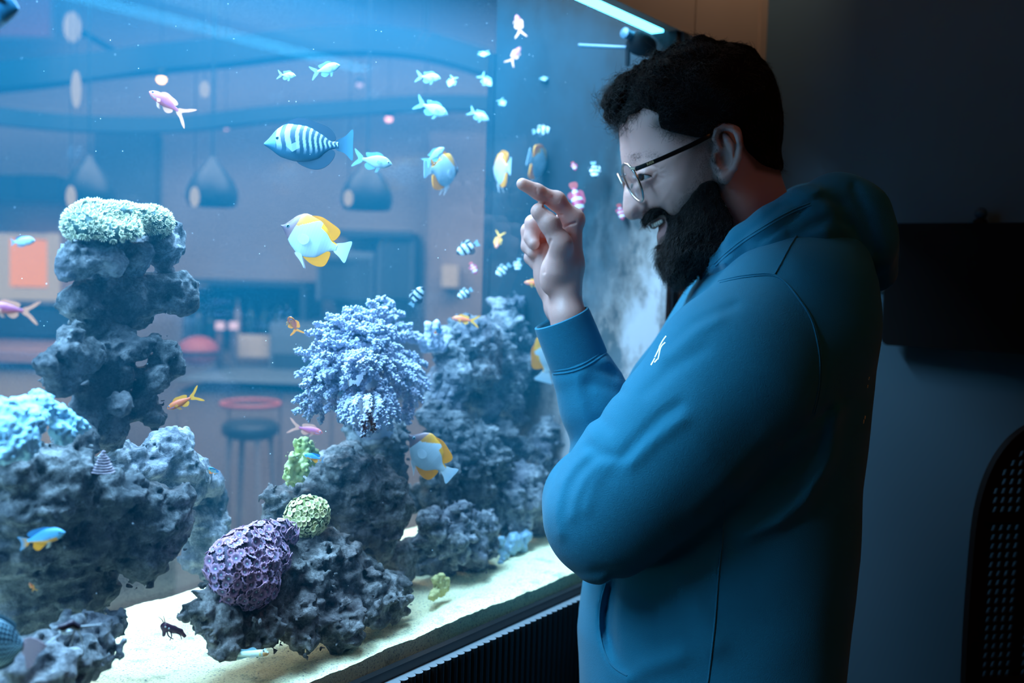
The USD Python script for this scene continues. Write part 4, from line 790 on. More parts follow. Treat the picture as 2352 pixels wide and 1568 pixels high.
# --- anthias: three colourings
fins_an = lambda c, tail: [('tail_fin', [(-.46, .05), (-.60, .13), (-.80, .27), (-.93, .33), (-.74, .10), (-.63, .0), (-.74, -.10), (-.93, -.33), (-.80, -.27), (-.60, -.13), (-.46, -.05)], const(tail), {}),
           ('dorsal_fin', [(.20, .15), (.10, .24), (-.10, .24), (-.28, .22), (-.40, .14), (-.34, .06), (-.1, .12), (.1, .13)], const(c), {}),
           ('anal_fin', [(-.06, -.13), (-.16, -.22), (-.30, -.22), (-.38, -.10), (-.30, -.05), (-.15, -.10)], const(c), {}),
           ('pectoral_fin', [(.20, -.03), (.02, .0), (-.03, -.08), (.08, -.12)], const(c), {'ang': 28, 'yy': .07}),
           ('pelvic_fin', [(.16, -.13), (.06, -.24), (-.02, -.26), (.04, -.13)], const(c), {'ang': 8, 'yy': .03})]
an_prof = ([(0, .0), (.08, .08), (.25, .145), (.45, .155), (.7, .11), (.9, .055), (1, .045)], [(0, -.02), (.08, -.08), (.25, -.135), (.5, -.14), (.75, -.09), (.9, -.05), (1, -.045)], [(0, .015), (.15, .07), (.35, .08), (.6, .06), (.9, .02), (1, .012)])
def an_tint(body, head, stripe):
    def f_(u, z, h):
        if u < .30 and abs(z + .35 + .9 * (u - .12)) < .10: return np.array(stripe)
        return lerp(head, body, (u - .12) * 4) if z > -.3 else lerp(body, head, .5)
    return f_
an_sets = [('pink_anthias', (.46, .11, .23), (.66, .14, .08), (.42, .36, .62), (.80, .42, .30), 'pink and orange anthias', [
              (376, 232, .13, 112, 146, 0, 'slender pink anthias with long forked tail under the warm spotlight'),
              (12, 708, .06, 118, 172, 0, 'pink anthias with yellow forked tail cut by the left edge of the picture'),
              (714, 988, .22, 78, -14, -10, 'lilac pink anthias below the drooping tree coral'),
              (1190, 52, .26, 62, 100, -20, 'blurred pink anthias highest before the end wall'),
              (1186, 122, .26, 56, 60, -20, 'blurred pink anthias before the end wall, lower of the pair at the top')]),
           ('orange_anthias', (.85, .17, .06), (.90, .26, .02), (.45, .28, .66), (.95, .52, .05), 'bright orange anthias', [
              (411, 926, .12, 84, 205, 0, 'bright orange anthias with upturned tail beside the left rock stack'),
              (672, 742, .15, 84, 97, 62, 'slim orange anthias standing upright left of the tree coral'),
              (1060, 733, .17, 62, 172, 0, 'orange anthias with yellow tail over the right reef top'),
              (1143, 556, .24, 52, -104, 35, 'small orange anthias at the back corner left of the fist'),
              (1224, 650, .12, 56, 176, 0, 'orange anthias peeping out from behind the wrist'),
              (72, 1345, .06, 30, 100, 40, 'tiny orange fish in the dark hollow of the left base rock')])]
for nm, body, head, stripe, fc, G, lst in an_sets:
    z0 = None
    for k, (px, py, t, L, a, y, lab) in enumerate(lst):
        M = swim(px, py, t, L, a, y, L=1.40)
        if k == 0: z0 = species(nm, lab, *an_prof, an_tint(body, head, stripe), fins_an(fc, fc), (.12, .04, .060, .036, ((.40, .45, .70), (.35, .3, .6))), G, M)
        else: copy_of(z0, lab, M, G)
# --- clownfish
def cl_tint(u, z, h):
    for c, w in ((.26, .06), (.56, .06), (.86, .05)):
        if abs(u - c) < w: return np.array((.36, .43, .48))
    return np.array((.30, .015, .07))
cl_list = [(1326, 462, .10, 84, -78, 20, 'magenta red clownfish with white bands behind the index knuckle'), (1427, 490, .08, 50, -80, 35, 'small red clownfish with white bands before the tip of the nose'), (1319, 383, .12, 34, -75, 45, 'tiny pale red banded clownfish above the larger one'), (1088, 618, .24, 42, -64, 40, 'dim dark red clownfish between the banded damselfish')]
c0 = None; G = 'red clownfish with white bands'
for k, (px, py, t, L, a, y, lab) in enumerate(cl_list):
    M = swim(px, py, t, L, a, y, L=1.2)
    if k == 0: c0 = species('clownfish', lab, [(0, .02), (.08, .10), (.25, .18), (.45, .20), (.7, .15), (.9, .08), (1, .07)], [(0, -.02), (.08, -.10), (.25, -.17), (.5, -.19), (.75, -.13), (.9, -.08), (1, -.07)], [(0, .02), (.15, .09), (.35, .11), (.6, .08), (.9, .03), (1, .02)], cl_tint,
                            [('tail_fin', [(-.46, .07), (-.58, .14), (-.68, .13), (-.72, 0), (-.68, -.13), (-.58, -.14), (-.46, -.07)], const((.38, .03, .03)), {}), ('dorsal_fin', [(.18, .17), (.05, .26), (-.15, .27), (-.36, .22), (-.38, .10), (-.1, .16)], const((.34, .02, .06)), {}), ('anal_fin', [(-.05, -.16), (-.18, -.26), (-.34, -.22), (-.38, -.10), (-.2, -.14)], const((.34, .02, .06)), {}), ('pectoral_fin', [(.12, -.02), (-.02, .04), (-.08, -.06), (.04, -.1)], const((.85, .12, .08)), {'ang': 30, 'yy': .09})], (.11, .04, .08, .032, ((.4, .3, .1), (.2, .1, .05))), G, M)
    else: copy_of(c0, lab, M, G)
# --- blue damselfish with orange bellies
def yb_tint(u, z, h): return np.array((.90, .36, .02)) if z < -.52 + .12 * (u - .5) and u > .22 else lerp((.06, .34, .66), (.16, .52, .78), .5 - z * .5)
yb_list = [(106, 1232, .05, 112, 14, 0, 'blue damselfish with orange belly in front of the dark left base rock'), (717, 1049, .10, 48, 166, 0, 'small blue and orange damselfish beside the yellow finger coral'), (488, 1080, .2, 50, 105, 62, 'small bright blue damselfish upright at the arched rock'), (1005, 760, .17, 40, 95, 65, 'slim blue damselfish among the lilac tube coral')]
y0 = None; G = 'blue damselfish with orange bellies'
for k, (px, py, t, L, a, y, lab) in enumerate(yb_list):
    M = swim(px, py, t, L, a, y, L=1.25)
    if k == 0: y0 = species('blue_damselfish', lab, [(0, .0), (.08, .09), (.25, .18), (.45, .20), (.7, .14), (.9, .06), (1, .05)], [(0, -.02), (.08, -.08), (.25, -.15), (.5, -.17), (.75, -.11), (.9, -.06), (1, -.05)], [(0, .015), (.15, .07), (.35, .085), (.6, .06), (.9, .02), (1, .012)], yb_tint,
                            [('tail_fin', [(-.46, .05), (-.58, .12), (-.72, .17), (-.66, 0), (-.74, -.19), (-.58, -.14), (-.46, -.05)], lambda x, z: np.array((.90, .40, .03)) if x > -.58 and z < .03 else np.array((.10, .38, .62)), {}), ('dorsal_fin', [(.18, .17), (.05, .24), (-.15, .25), (-.34, .24), (-.46, .16), (-.38, .08), (-.1, .15)], const((.05, .30, .60)), {}), ('anal_fin', [(.0, -.15), (-.14, -.24), (-.28, -.30), (-.38, -.20), (-.34, -.08), (-.15, -.13)], const((.92, .42, .02)), {}), ('pectoral_fin', [(.16, -.03), (.0, .01), (-.04, -.07), (.06, -.1)], const((.20, .50, .72)), {'ang': 25, 'yy': .07}), ('pelvic_fin', [(.12, -.14), (.02, -.28), (-.06, -.30), (.02, -.14)], const((.6, .6, .5)), {'ang': 8, 'yy': .03})], (.12, .03, .062, .03, ((.1, .3, .5), (.05, .2, .4))), G, M)
    else: copy_of(y0, lab, M, G)
# --- striped sailfin tang
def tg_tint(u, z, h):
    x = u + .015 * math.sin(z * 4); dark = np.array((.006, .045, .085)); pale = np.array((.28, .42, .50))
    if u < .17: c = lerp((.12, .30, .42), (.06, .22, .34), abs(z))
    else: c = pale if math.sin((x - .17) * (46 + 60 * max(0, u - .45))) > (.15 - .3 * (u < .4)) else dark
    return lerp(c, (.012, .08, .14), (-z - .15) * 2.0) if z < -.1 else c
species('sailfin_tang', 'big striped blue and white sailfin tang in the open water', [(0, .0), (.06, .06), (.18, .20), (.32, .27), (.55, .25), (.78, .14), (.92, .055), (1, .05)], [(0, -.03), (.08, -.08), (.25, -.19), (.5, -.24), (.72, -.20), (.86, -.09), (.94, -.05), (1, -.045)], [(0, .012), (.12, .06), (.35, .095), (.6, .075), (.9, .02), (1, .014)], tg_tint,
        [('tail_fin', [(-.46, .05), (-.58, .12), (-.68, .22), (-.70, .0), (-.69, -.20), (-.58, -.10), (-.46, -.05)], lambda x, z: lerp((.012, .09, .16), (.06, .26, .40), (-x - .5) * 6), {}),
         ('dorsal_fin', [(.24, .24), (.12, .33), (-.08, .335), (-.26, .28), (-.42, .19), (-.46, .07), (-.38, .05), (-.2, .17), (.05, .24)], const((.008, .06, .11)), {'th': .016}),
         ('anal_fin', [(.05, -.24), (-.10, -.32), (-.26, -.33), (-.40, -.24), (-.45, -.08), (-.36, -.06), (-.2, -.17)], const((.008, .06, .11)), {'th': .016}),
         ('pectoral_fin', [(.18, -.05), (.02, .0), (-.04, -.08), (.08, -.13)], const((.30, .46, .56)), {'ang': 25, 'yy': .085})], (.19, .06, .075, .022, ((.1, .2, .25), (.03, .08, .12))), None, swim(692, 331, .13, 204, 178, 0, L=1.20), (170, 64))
# --- pale tang on the left, goby, spotted fish, big blue fish
def st_tint(u, z, h): return np.array((.05, .22, .36)) if abs(z) > .86 else lerp((.46, .70, .84), (.60, .80, .88), -z)
species('pale_tang', 'small pale blue tang with dark outline before the lit orange window', [(0, .0), (.1, .12), (.3, .22), (.55, .23), (.8, .15), (.93, .06), (1, .05)], [(0, -.02), (.1, -.10), (.3, -.19), (.55, -.20), (.8, -.13), (.93, -.06), (1, -.05)], [(0, .012), (.15, .06), (.35, .08), (.6, .06), (.9, .02), (1, .012)], st_tint,
        [('tail_fin', [(-.47, .05), (-.58, .12), (-.68, .20), (-.64, .0), (-.68, -.20), (-.58, -.12), (-.47, -.05)], const((.40, .50, .62)), {}), ('dorsal_fin', [(.2, .2), (.05, .26), (-.2, .27), (-.42, .18), (-.42, .08), (-.2, .2)], const((.06, .25, .40)), {}), ('anal_fin', [(.1, -.18), (-.05, -.25), (-.25, -.27), (-.40, -.18), (-.36, -.1), (-.1, -.18)], const((.40, .36, .42)), {}), ('pectoral_fin', [(.2, -.04), (.06, -.02), (.02, -.1), (.12, -.14)], const((.55, .55, .70)), {'ang': 25, 'yy': .07})], (.12, .05, .06, .028, ((.15, .25, .3), (.05, .1, .15))), None, swim(57, 554, .06, 60, 4, 0))
def gb_tint(u, z, h):
    if u < .13 and z < .6: return np.array((.85, .42, .16))
    if abs(u - .20) < .02 and abs(z) < .6: return np.array((.85, .70, .20))
    return lerp((.74, .82, .72), (.62, .80, .70), .5 + z * .5)
species('sand_goby', 'white goby with orange mouth resting on the sand', [(0, .02), (.06, .07), (.2, .09), (.5, .08), (.8, .06), (1, .045)], [(0, -.04), (.06, -.07), (.2, -.085), (.5, -.075), (.8, -.055), (1, -.04)], [(0, .03), (.1, .07), (.3, .075), (.6, .055), (.9, .025), (1, .015)], gb_tint,
        [('tail_fin', [(-.47, .04), (-.60, .09), (-.72, .10), (-.76, 0), (-.72, -.09), (-.60, -.08), (-.47, -.04)], const((.45, .70, .76)), {}), ('dorsal_fin', [(.22, .08), (.12, .15), (-.02, .12), (-.25, .13), (-.42, .09), (-.40, .05), (-.1, .07)], const((.35, .62, .72)), {}), ('anal_fin', [(.0, -.07), (-.15, -.11), (-.38, -.10), (-.42, -.04), (-.1, -.06)], const((.50, .70, .72)), {}), ('pectoral_fin', [(.24, -.02), (.10, .02), (.04, -.05), (.14, -.08)], const((.70, .78, .74)), {'ang': 25, 'yy': .06})], (.10, .075, .045, .028, ((.75, .8, .8), (.6, .7, .7))), None, swim(572, 1501, .022, 116, 5, 8, L=1.24))
def sp_tint(u, z, h):
    a = u * 22; b = math.asin(max(-1, min(1, z))) * 7.5; o = (int(math.floor(b)) % 2) * .5
    return np.array((.30, .55, .68)) if (a + o) % 1 < .5 and b % 1 < .5 else np.array((.008, .04, .07))
V_, f_, tn_ = None, None, None
t_ = thing('spotted_fish', 'dark fish with rows of pale dots and a pinkish tail at bottom left', 'fish', matrix=swim(-34, 1476, .035, 205, 176, 3, L=1.2))
V_, f_, tn_ = fish_body([(0, .0), (.1, .15), (.3, .30), (.6, .35), (.85, .25), (.96, .10), (1, .06)], [(0, -.02), (.1, -.14), (.3, -.28), (.6, -.33), (.85, -.24), (.96, -.11), (1, -.07)], [(0, .02), (.15, .12), (.4, .17), (.65, .14), (.9, .05), (1, .03)], sp_tint, 150, 72)
obj('body', (V_, f_), 'fish_skin', t_, smooth=True, tint=tn_)
v, f, tn = fin([(-.46, .03), (-.56, .10), (-.72, .07), (-.80, .0), (-.70, -.12), (-.64, -.28), (-.58, -.32), (-.54, -.18), (-.46, -.06)], lambda x, z: lerp((.52, .42, .48), (.40, .32, .40), .5 + .5 * math.sin(math.atan2(z - .04, x + .4) * 40)), th=.016)
obj('tail_fin', (v, f), 'fish_fin', t_, smooth=False, tint=tn)
v, f, tn = fin([(.1, .30), (-.05, .38), (-.25, .36), (-.40, .22), (-.36, .16), (-.1, .28)], const((.02, .08, .12)), th=.02); obj('dorsal_fin', (v, f), 'fish_fin', t_, smooth=False, tint=tn)
v, f, tn = fin([(.05, -.28), (-.1, -.35), (-.28, -.33), (-.4, -.2), (-.36, -.14), (-.1, -.26)], const((.02, .08, .12)), th=.02); obj('anal_fin', (v, f), 'fish_fin', t_, smooth=False, tint=tn)
bt = lambda u, z, h: np.array((.30, .60, .90)) if abs(z) > .86 else np.array((.05, .50, .95))
species('blue_tang', 'large bright blue fish cut off by the top left corner', [(0, .0), (.1, .14), (.3, .26), (.55, .27), (.8, .17), (.93, .07), (1, .06)], [(0, -.02), (.1, -.12), (.3, -.23), (.55, -.25), (.8, -.16), (.93, -.07), (1, -.06)], [(0, .012), (.15, .07), (.35, .09), (.6, .07), (.9, .025), (1, .015)], bt,
        [('tail_fin', [(-.46, .06), (-.56, .20), (-.68, .34), (-.72, .15), (-.71, -.1), (-.68, -.30), (-.56, -.18), (-.46, -.06)], lambda x, z: np.array((.20, .48, .72)) if x < -.64 else np.array((.02, .42, .82)), {}), ('dorsal_fin', [(.2, .24), (.05, .32), (-.2, .32), (-.42, .2), (-.42, .08), (-.2, .22)], const((.02, .25, .55)), {}), ('anal_fin', [(.1, -.22), (-.05, -.3), (-.25, -.3), (-.40, -.2), (-.36, -.1), (-.1, -.2)], const((.02, .25, .55)), {}), ('pectoral_fin', [(.2, -.04), (.06, -.02), (.02, -.1), (.12, -.14)], const((.05, .38, .72)), {'ang': 25, 'yy': .07})], (.12, .05, .065, .028, ((.15, .25, .3), (.05, .1, .15))), None, swim(-96, 22, .03, 350, 2, 0))
# --- cone shell snail
c = tank_at(237, 1085, .085); t_ = thing('cone_snail', 'pointed purple grey cone shell sitting on the left base rock', 'snail shell', c); H = 52 * tank_depth(237, 1060, .085) / FPX; n = 80
pr = [(0, 0)]
for k in range(9):
    r0 = .46 * (1 - k / 9) * H; z0 = H * k / 9; pr += [(r0 * 1.0 + .001, z0 + .001), (r0 * 1.03, z0 + H / 18), (r0 * .93, z0 + H / 9 - .0006)]
pr.append((0, H)); m = lathe(pr, 28); m.vertices += .0007 * (meshkit.fbm(m.vertices * 400, 3, 4)[:, None] - .5) * 2
plain('shell_purple', (0.22, 0.17, 0.22), 0.7, vary=(300, (0.42, 0.36, 0.42))); obj('shell', m, 'shell_purple', t_, smooth=30)
m = trimesh.creation.icosphere(2, 1.0); m.apply_scale((.4 * H, .3 * H, .06 * H)); obj('foot', m, 'zoa_mat', t_, smooth=True)
# --- shrimp and small lobster
plain('shrimp_dark', (0.02, 0.012, 0.03), 0.4); plain('shrimp_pale', (0.60, 0.66, 0.72), 0.5); plain('lobster_red', (0.09, 0.02, 0.06), 0.4)
def legs(parent, name, lines, r, mat):
    for ln in lines: obj(name, tube(smooth_path([tank_at(*q) for q in ln], 10), np.linspace(r, r * .5, 10), 6), mat, parent, smooth=True)
t_ = thing('shrimp', 'dark shrimp with long pale legs and feelers on the low corner rock', 'shrimp')
fl = Field(tank_at(120, 1480, .016) - .06, tank_at(200, 1420, .016) + .06, .0012)
for a, b, r in (((140, 1440, .016), (162, 1432, .016), .0028), ((162, 1432, .016), (178, 1440, .016), .0036), ((150, 1445, .016), (135, 1440, .016), .002)): fl.cap(tank_at(*a), tank_at(*b), r, r * .8, .002)
obj('body', fl.mesh(), 'shrimp_dark', t_, smooth=True)
m = trimesh.creation.icosphere(2, 1.0); m.apply_scale((.0055, .003, .0026)); m.apply_translation(tank_at(150, 1449, .016)); obj('claw', m, 'shrimp_pale', t_, smooth=True)
legs(t_, 'leg', [[(172, 1440, .016), (165, 1458, .016), (153, 1473, .016)], [(172, 1440, .016), (168, 1465, .016), (157, 1492, .016)], [(177, 1440, .016), (187, 1468, .016), (191, 1500, .016)], [(186, 1438, .016), (205, 1436, .016), (232, 1434, .016)], [(186, 1438, .016), (200, 1441, .016), (215, 1443, .016)], [(142, 1436, .016), (132, 1439, .016), (121, 1440, .016)]], .0006, 'shrimp_pale')
legs(t_, 'feeler', [[(146, 1451, .016), (126, 1465, .016), (100, 1482, .016)]], .0007, 'shrimp_pale')
t_ = thing('reef_lobster', 'small dark purple lobster standing on the shaded sand', 'lobster')
fl = Field(tank_at(360, 1480, .12) - .06, tank_at(440, 1420, .12) + .06, .0012)
for a, b, r in (((378, 1438, .10), (398, 1445, .10), .0042), ((398, 1445, .10), (414, 1450, .10), .0036), ((414, 1450, .10), (424, 1460, .10), .0024), ((378, 1440, .10), (376, 1458, .10), .0022)): fl.cap(tank_at(*a), tank_at(*b), r, r * .8, .002)
obj('body', fl.mesh(), 'lobster_red', t_, smooth=True)
legs(t_, 'leg', [[(384, 1448, .098), (386, 1458, .096), (398, 1467, .094)], [(392, 1450, .098), (394, 1460, .096), (390, 1470, .094)], [(404, 1452, .098), (414, 1458, .096), (417, 1468, .094)]], .0008, 'lobster_red')
legs(t_, 'feeler', [[(377, 1436, .10), (374, 1426, .10), (364, 1416, .10)], [(379, 1435, .10), (378, 1424, .10), (375, 1414, .10)]], .0005, 'lobster_red')
for px, py in ((380, 1439), (388, 1443)):
    m = trimesh.creation.icosphere(1, .0010); m.apply_translation(tank_at(px, py, .0955)); obj('spot', m, 'shrimp_pale', t_, smooth=True)
# --- specks drifting in the water
rng = np.random.default_rng(5); P_ = []
for k in range(520): P_.append(T(rng.uniform(.38, 1.38), rng.uniform(.02, .30), rng.uniform(1.12, 1.86)))
ico = trimesh.creation.icosphere(0, 1.0); V_ = np.vstack([ico.vertices * (.0002 + .00042 * rng.random() ** 3) + p for p in P_]); F_ = np.vstack([ico.faces + i * len(ico.vertices) for i in range(len(P_))])
plain('speck', (0.7, 0.85, 0.95), 0.6); obj('drifting_specks', (V_, F_), 'speck', None, smooth=False, label='fine pale specks drifting all through the water', cat='specks', kind='stuff')
# ================================================================== the man (modelled in camera-aligned axes: x right, d away, y up)
import shapely
from scipy.ndimage import distance_transform_edt, gaussian_filter, map_coordinates
from scipy.interpolate import RBFInterpolator
def K(px, py, d): return np.array([(px - CX) / FPX * d, d, (CY - py) / FPX * d])
def toW(q): q = np.asarray(q); return C + q @ np.array([R, F, U])
def toPx(q): return CX + FPX * q[:, 0] / q[:, 1], CY - FPX * q[:, 2] / q[:, 1]
def linefield(x, y, pts, sig):
    """1 on a polyline, falling off over sig (all in pixels of the side view)"""
    ls = shapely.LineString(pts); out = np.zeros(len(x)); b = ls.bounds; m = (x > b[0] - 4 * sig) & (x < b[2] + 4 * sig) & (y > b[1] - 4 * sig) & (y < b[3] + 4 * sig)
    if m.any(): out[m] = np.exp(-(shapely.distance(shapely.points(x[m], y[m]), ls) / sig) ** 2)
    return out
plain('skin_dark', (0.05, 0.03, 0.025), 0.6)
mk('skin', {'a': ('attribute', {'attribute': 'tint'}), 'tc': ('texture_coordinate', {}), 'bn': ('noise_texture', {'scale': 900.0, 'detail': 3.0}), 'b': ('bump', {'strength': 0.25, 'distance': 0.001}), 'p': ('principled_bsdf', {'roughness': 0.48, 'subsurface_weight': 0.12, 'subsurface_scale': 0.006, 'subsurface_radius': (1.0, 0.4, 0.25)})},
   [('a.color', 'p.base_color'), ('tc.object', 'bn.vector'), ('bn.fac', 'b.height'), ('b.normal', 'p.normal')])
mk('hair', {'p': ('principled_bsdf', {'base_color': (0.007, 0.0065, 0.0065), 'roughness': 0.4, 'specular_ior_level': 0.5})}, [])
mk('hair_base', {'p': ('principled_bsdf', {'base_color': (0.008, 0.008, 0.008), 'roughness': 0.95, 'specular_ior_level': 0.05})}, [])
mk('fleece', {'tc': ('texture_coordinate', {}), 'n': ('noise_texture', {'scale': 700.0, 'detail': 3.0}), 'b': ('bump', {'strength': 0.35, 'distance': 0.0012}), 'p': ('principled_bsdf', {'base_color': (0.012, 0.165, 0.265), 'roughness': 0.92, 'specular_ior_level': 0.15, 'sheen_weight': 0.12, 'sheen_roughness': 0.5})},
   [('tc.object', 'n.vector'), ('n.fac', 'b.height'), ('b.normal', 'p.normal')])
plain('denim', (0.02, 0.025, 0.04), 0.8, bump=(600, .2)); plain('shoe_leather', (0.02, 0.02, 0.02), 0.5); plain('frame_metal', (0.55, 0.50, 0.45), 0.22, metallic=1.0); plain('temple_black', (0.006, 0.005, 0.005), 0.25); plain('gold_print', (0.75, 0.55, 0.28), 0.4)
plain('white_print', (0.85, 0.88, 0.9), 0.6); plain('tooth', (0.50, 0.45, 0.38), 0.3); plain('nose_pad', (0.4, 0.35, 0.3), 0.3)
mk('spectacle_lens', {'t': ('transparent_bsdf', {'color': (0.95, 0.98, 0.99)}), 'g': ('glossy_bsdf', {'roughness': 0.02}), 'lw': ('layer_weight', {'blend': 0.5}), 'pw': ('math', {'math_type': 'power', 'value2': 3.0}), 'ma': ('math', {'math_type': 'multiply_add', 'value2': 0.5, 'value3': 0.05}), 'm': ('mix_closure', {})},
   [('lw.facing', 'pw.value1'), ('pw.value', 'ma.value1'), ('ma.value', 'm.fac'), ('t.BSDF', 'm.closure1'), ('g.BSDF', 'm.closure2')], 'm.closure')
man = thing('person', 'bearded person in glasses and a blue hoodie pointing at the fish', 'person')
DM = 1.28
# ---------------- head as a relief over its side view
def loc(px, py, w=0.0): d = DM - w; return np.array([(px - CX) / FPX * d, (CY - py) / FPX * d])
SKULL = [(1424, 330), (1421, 300), (1425, 270), (1436, 235), (1458, 195), (1490, 160), (1530, 134), (1580, 117), (1640, 112), (1690, 122), (1735, 150), (1766, 190), (1784, 240), (1788, 290), (1786, 330), (1788, 380), (1798, 420), (1815, 470), (1825, 560), (1830, 700), (1750, 760), (1670, 760), (1650, 700), (1640, 650), (1625, 625), (1600, 612), (1565, 605), (1535, 598), (1520, 585), (1513, 568), (1509, 550), (1508.5, 541), (1511, 532), (1513, 524), (1507, 519), (1499, 520), (1489, 518.5), (1482, 511), (1476, 503.5), (1465, 503), (1453, 506), (1440, 501), (1432.5, 490), (1430.5, 472), (1431.5, 451), (1434.5, 429), (1437, 413), (1434, 398), (1429, 380), (1426, 362), (1424.5, 345)]
HG = .0005
def grid_for(poly, pad=.03, w=None):
    P = np.array([loc(p[0], p[1], (0 if w is None else w[i]) / 1000) for i, p in enumerate(poly)]); P = smooth_path(P, len(P) * 6, closed=True); lo, hi = P.min(0) - pad, P.max(0) + pad
    xs, ys = np.arange(lo[0], hi[0], HG), np.arange(lo[1], hi[1], HG); X, Y = np.meshgrid(xs, ys, indexing='ij')
    pg = shapely.Polygon(P).buffer(0); M = shapely.contains_xy(pg, X, Y); return xs, ys, X, Y, M
xs, ys, X, Y, MASK = grid_for(SKULL)
din = distance_transform_edt(MASK) * HG; dout = distance_transform_edt(~MASK) * HG
WP = [(1445, 412, 9), (1440, 440, 9), (1445, 455, 13), (1438, 472, 9), (1452, 478, 15), (1462, 470, 17), (1478, 472, 21), (1484, 486, 17), (1437, 492, 7), (1455, 500, 9), (1468, 497, 10), (1462, 418, 19), (1470, 440, 25), (1492, 452, 36), (1505, 470, 40), (1525, 445, 52), (1550, 420, 60), (1515, 420, 50),
      (1484, 405, 46), (1468, 404, 39), (1457, 402, 26), (1474, 389, 44), (1474, 420, 42), (1503, 397, 51), (1492, 426, 44), (1450, 372, 30), (1470, 358, 40), (1495, 352, 50), (1520, 370, 57), (1440, 350, 24), (1434, 310, 24), (1450, 300, 38), (1475, 300, 50), (1510, 300, 60), (1560, 340, 66), (1600, 330, 71), (1640, 340, 73),
      (1660, 280, 75), (1600, 250, 74), (1540, 240, 68), (1480, 230, 54), (1450, 240, 36), (1660, 220, 74), (1600, 170, 62), (1660, 150, 52), (1540, 170, 50), (1720, 220, 64), (1740, 290, 56), (1765, 250, 40), (1720, 340, 62), (1700, 170, 50), (1750, 350, 46),
      (1580, 400, 65), (1620, 410, 69), (1600, 460, 65), (1555, 470, 56), (1535, 490, 46), (1545, 515, 46), (1528, 512, 31), (1515, 500, 26), (1498, 497, 20), (1488, 508, 15), (1516, 540, 20), (1528, 535, 30), (1521, 560, 19), (1535, 575, 26), (1560, 560, 45), (1590, 530, 58), (1630, 490, 66), (1655, 440, 68),
      (1640, 540, 60), (1600, 580, 42), (1570, 590, 30), (1660, 600, 50), (1700, 540, 58), (1740, 460, 58), (1720, 420, 60), (1770, 470, 42), (1780, 560, 44), (1720, 640, 58), (1690, 700, 56), (1770, 680, 48)]
A = np.array([loc(a, b, w / 1000) for a, b, w in WP]); wv = np.array([w / 1000 for *_, w in WP])
st_ = 6; rb = RBFInterpolator(A, wv, kernel='thin_plate_spline', smoothing=1e-7)
xc, yc = xs[::st_], ys[::st_]; Wc = rb(np.stack(np.meshgrid(xc, yc, indexing='ij'), -1).reshape(-1, 2)).reshape(len(xc), len(yc))
WR = np.clip(map_coordinates(Wc, [(X - xs[0]) / (HG * st_), (Y - ys[0]) / (HG * st_)], order=1, mode='nearest'), .005, .085)
def rounded(Wraw, d, rr): u = np.clip(d / rr, 0, 1); return Wraw * np.sqrt(np.maximum(1 - (1 - u) ** 2, 0))
RR = np.clip(gaussian_filter(WR, 8) * .95, .006, .06)
W = rounded(WR, din, RR)
# pixel under each relief point, for the fine features
PXg = CX + FPX * X / (DM - W); PYg = CY - FPX * Y / (DM - W)
def relief(pts, amp, sig, low=.0005):
    global W
    m = MASK; f = np.zeros(W.shape); f[m] = linefield(PXg[m], PYg[m], pts, sig); W = np.where(amp * f < -1e-5, np.maximum(W + amp * f, np.minimum(W, low)), W + amp * f)
relief([(1463, 394), (1474, 388), (1490, 387), (1500, 390)], .0010, 4.2)        # upper lid
relief([(1462, 385), (1480, 379), (1500, 381), (1512, 386)], -.0016, 2.5)      # lid fold
relief([(1468, 415), (1484, 418), (1500, 410), (1506, 400)], .0016, 3.4)       # lower lid
for q in ([(1474, 425), (1490, 427), (1506, 416)], [(1480, 432), (1497, 431), (1510, 421)], [(1508, 394), (1524, 386)], [(1509, 399), (1528, 397)], [(1508, 405), (1524, 410)]): relief(q, -.0010, 1.8)
relief([(1482, 452), (1488, 463), (1488, 477), (1481, 488)], -.0046, 3.2)      # wing of the nose
relief([(1476, 466), (1478, 476)], .0042, 7)
relief([(1492, 478), (1512, 480), (1530, 492), (1538, 508)], -.0020, 5)         # smile fold
relief([(1538, 470), (1552, 488), (1556, 510)], .0018, 9)
pm = shapely.Polygon([(1488, 519), (1499, 512), (1512, 505.5), (1524, 502), (1528, 505), (1526, 512), (1519, 519), (1513, 524), (1505, 526)])
mm_ = shapely.contains_xy(pm, PXg, PYg) & MASK; W = np.maximum(W - gaussian_filter(mm_.astype(float), 1.5) * .009, .0005 * MASK)
relief([(1487, 516), (1500, 509), (1514, 502), (1525, 499)], .0022, 3.0)        # upper lip
relief([(1511, 533), (1519, 526), (1527, 515)], .0028, 5.0)                    # lower lip
W = np.where(MASK, gaussian_filter(W, 1.3), 0)
def relief_field(W_, X0, Y0, din_, dout_, mask, h, wmax, extra=None):
    """implicit field of a relief mirrored about the plane d = DM"""
    lo = np.array([X0[0], DM - wmax - 4 * h, Y0[0]]); hi = np.array([X0[-1], DM + wmax + 4 * h, Y0[-1]]); fl = Field(lo, hi, h)
    gx, gy = np.gradient(W_, HG); sl = 1 / np.sqrt(1 + np.minimum(gx ** 2 + gy ** 2, 30.0))
    ii = (fl.ax[0] - X0[0]) / HG; jj = (fl.ax[2] - Y0[0]) / HG; I, J = np.meshgrid(ii, jj, indexing='ij')
    sam = lambda a: map_coordinates(a, [I, J], order=1, mode='nearest')
    Wg, sg, dg, mg = sam(W_), sam(sl), sam(dout_ - din_), None
    z = np.abs(fl.ax[1] - DM)[None, :, None]
    a = (z - Wg[:, None, :]) * sg[:, None, :]; b = dg[:, None, :]
    fl.F[:] = np.maximum(a, b); return fl
head = relief_field(W, xs, ys, din, dout, MASK, .0011, .095)
def LW(px, py, w): return K(px, py, DM - w / 1000)
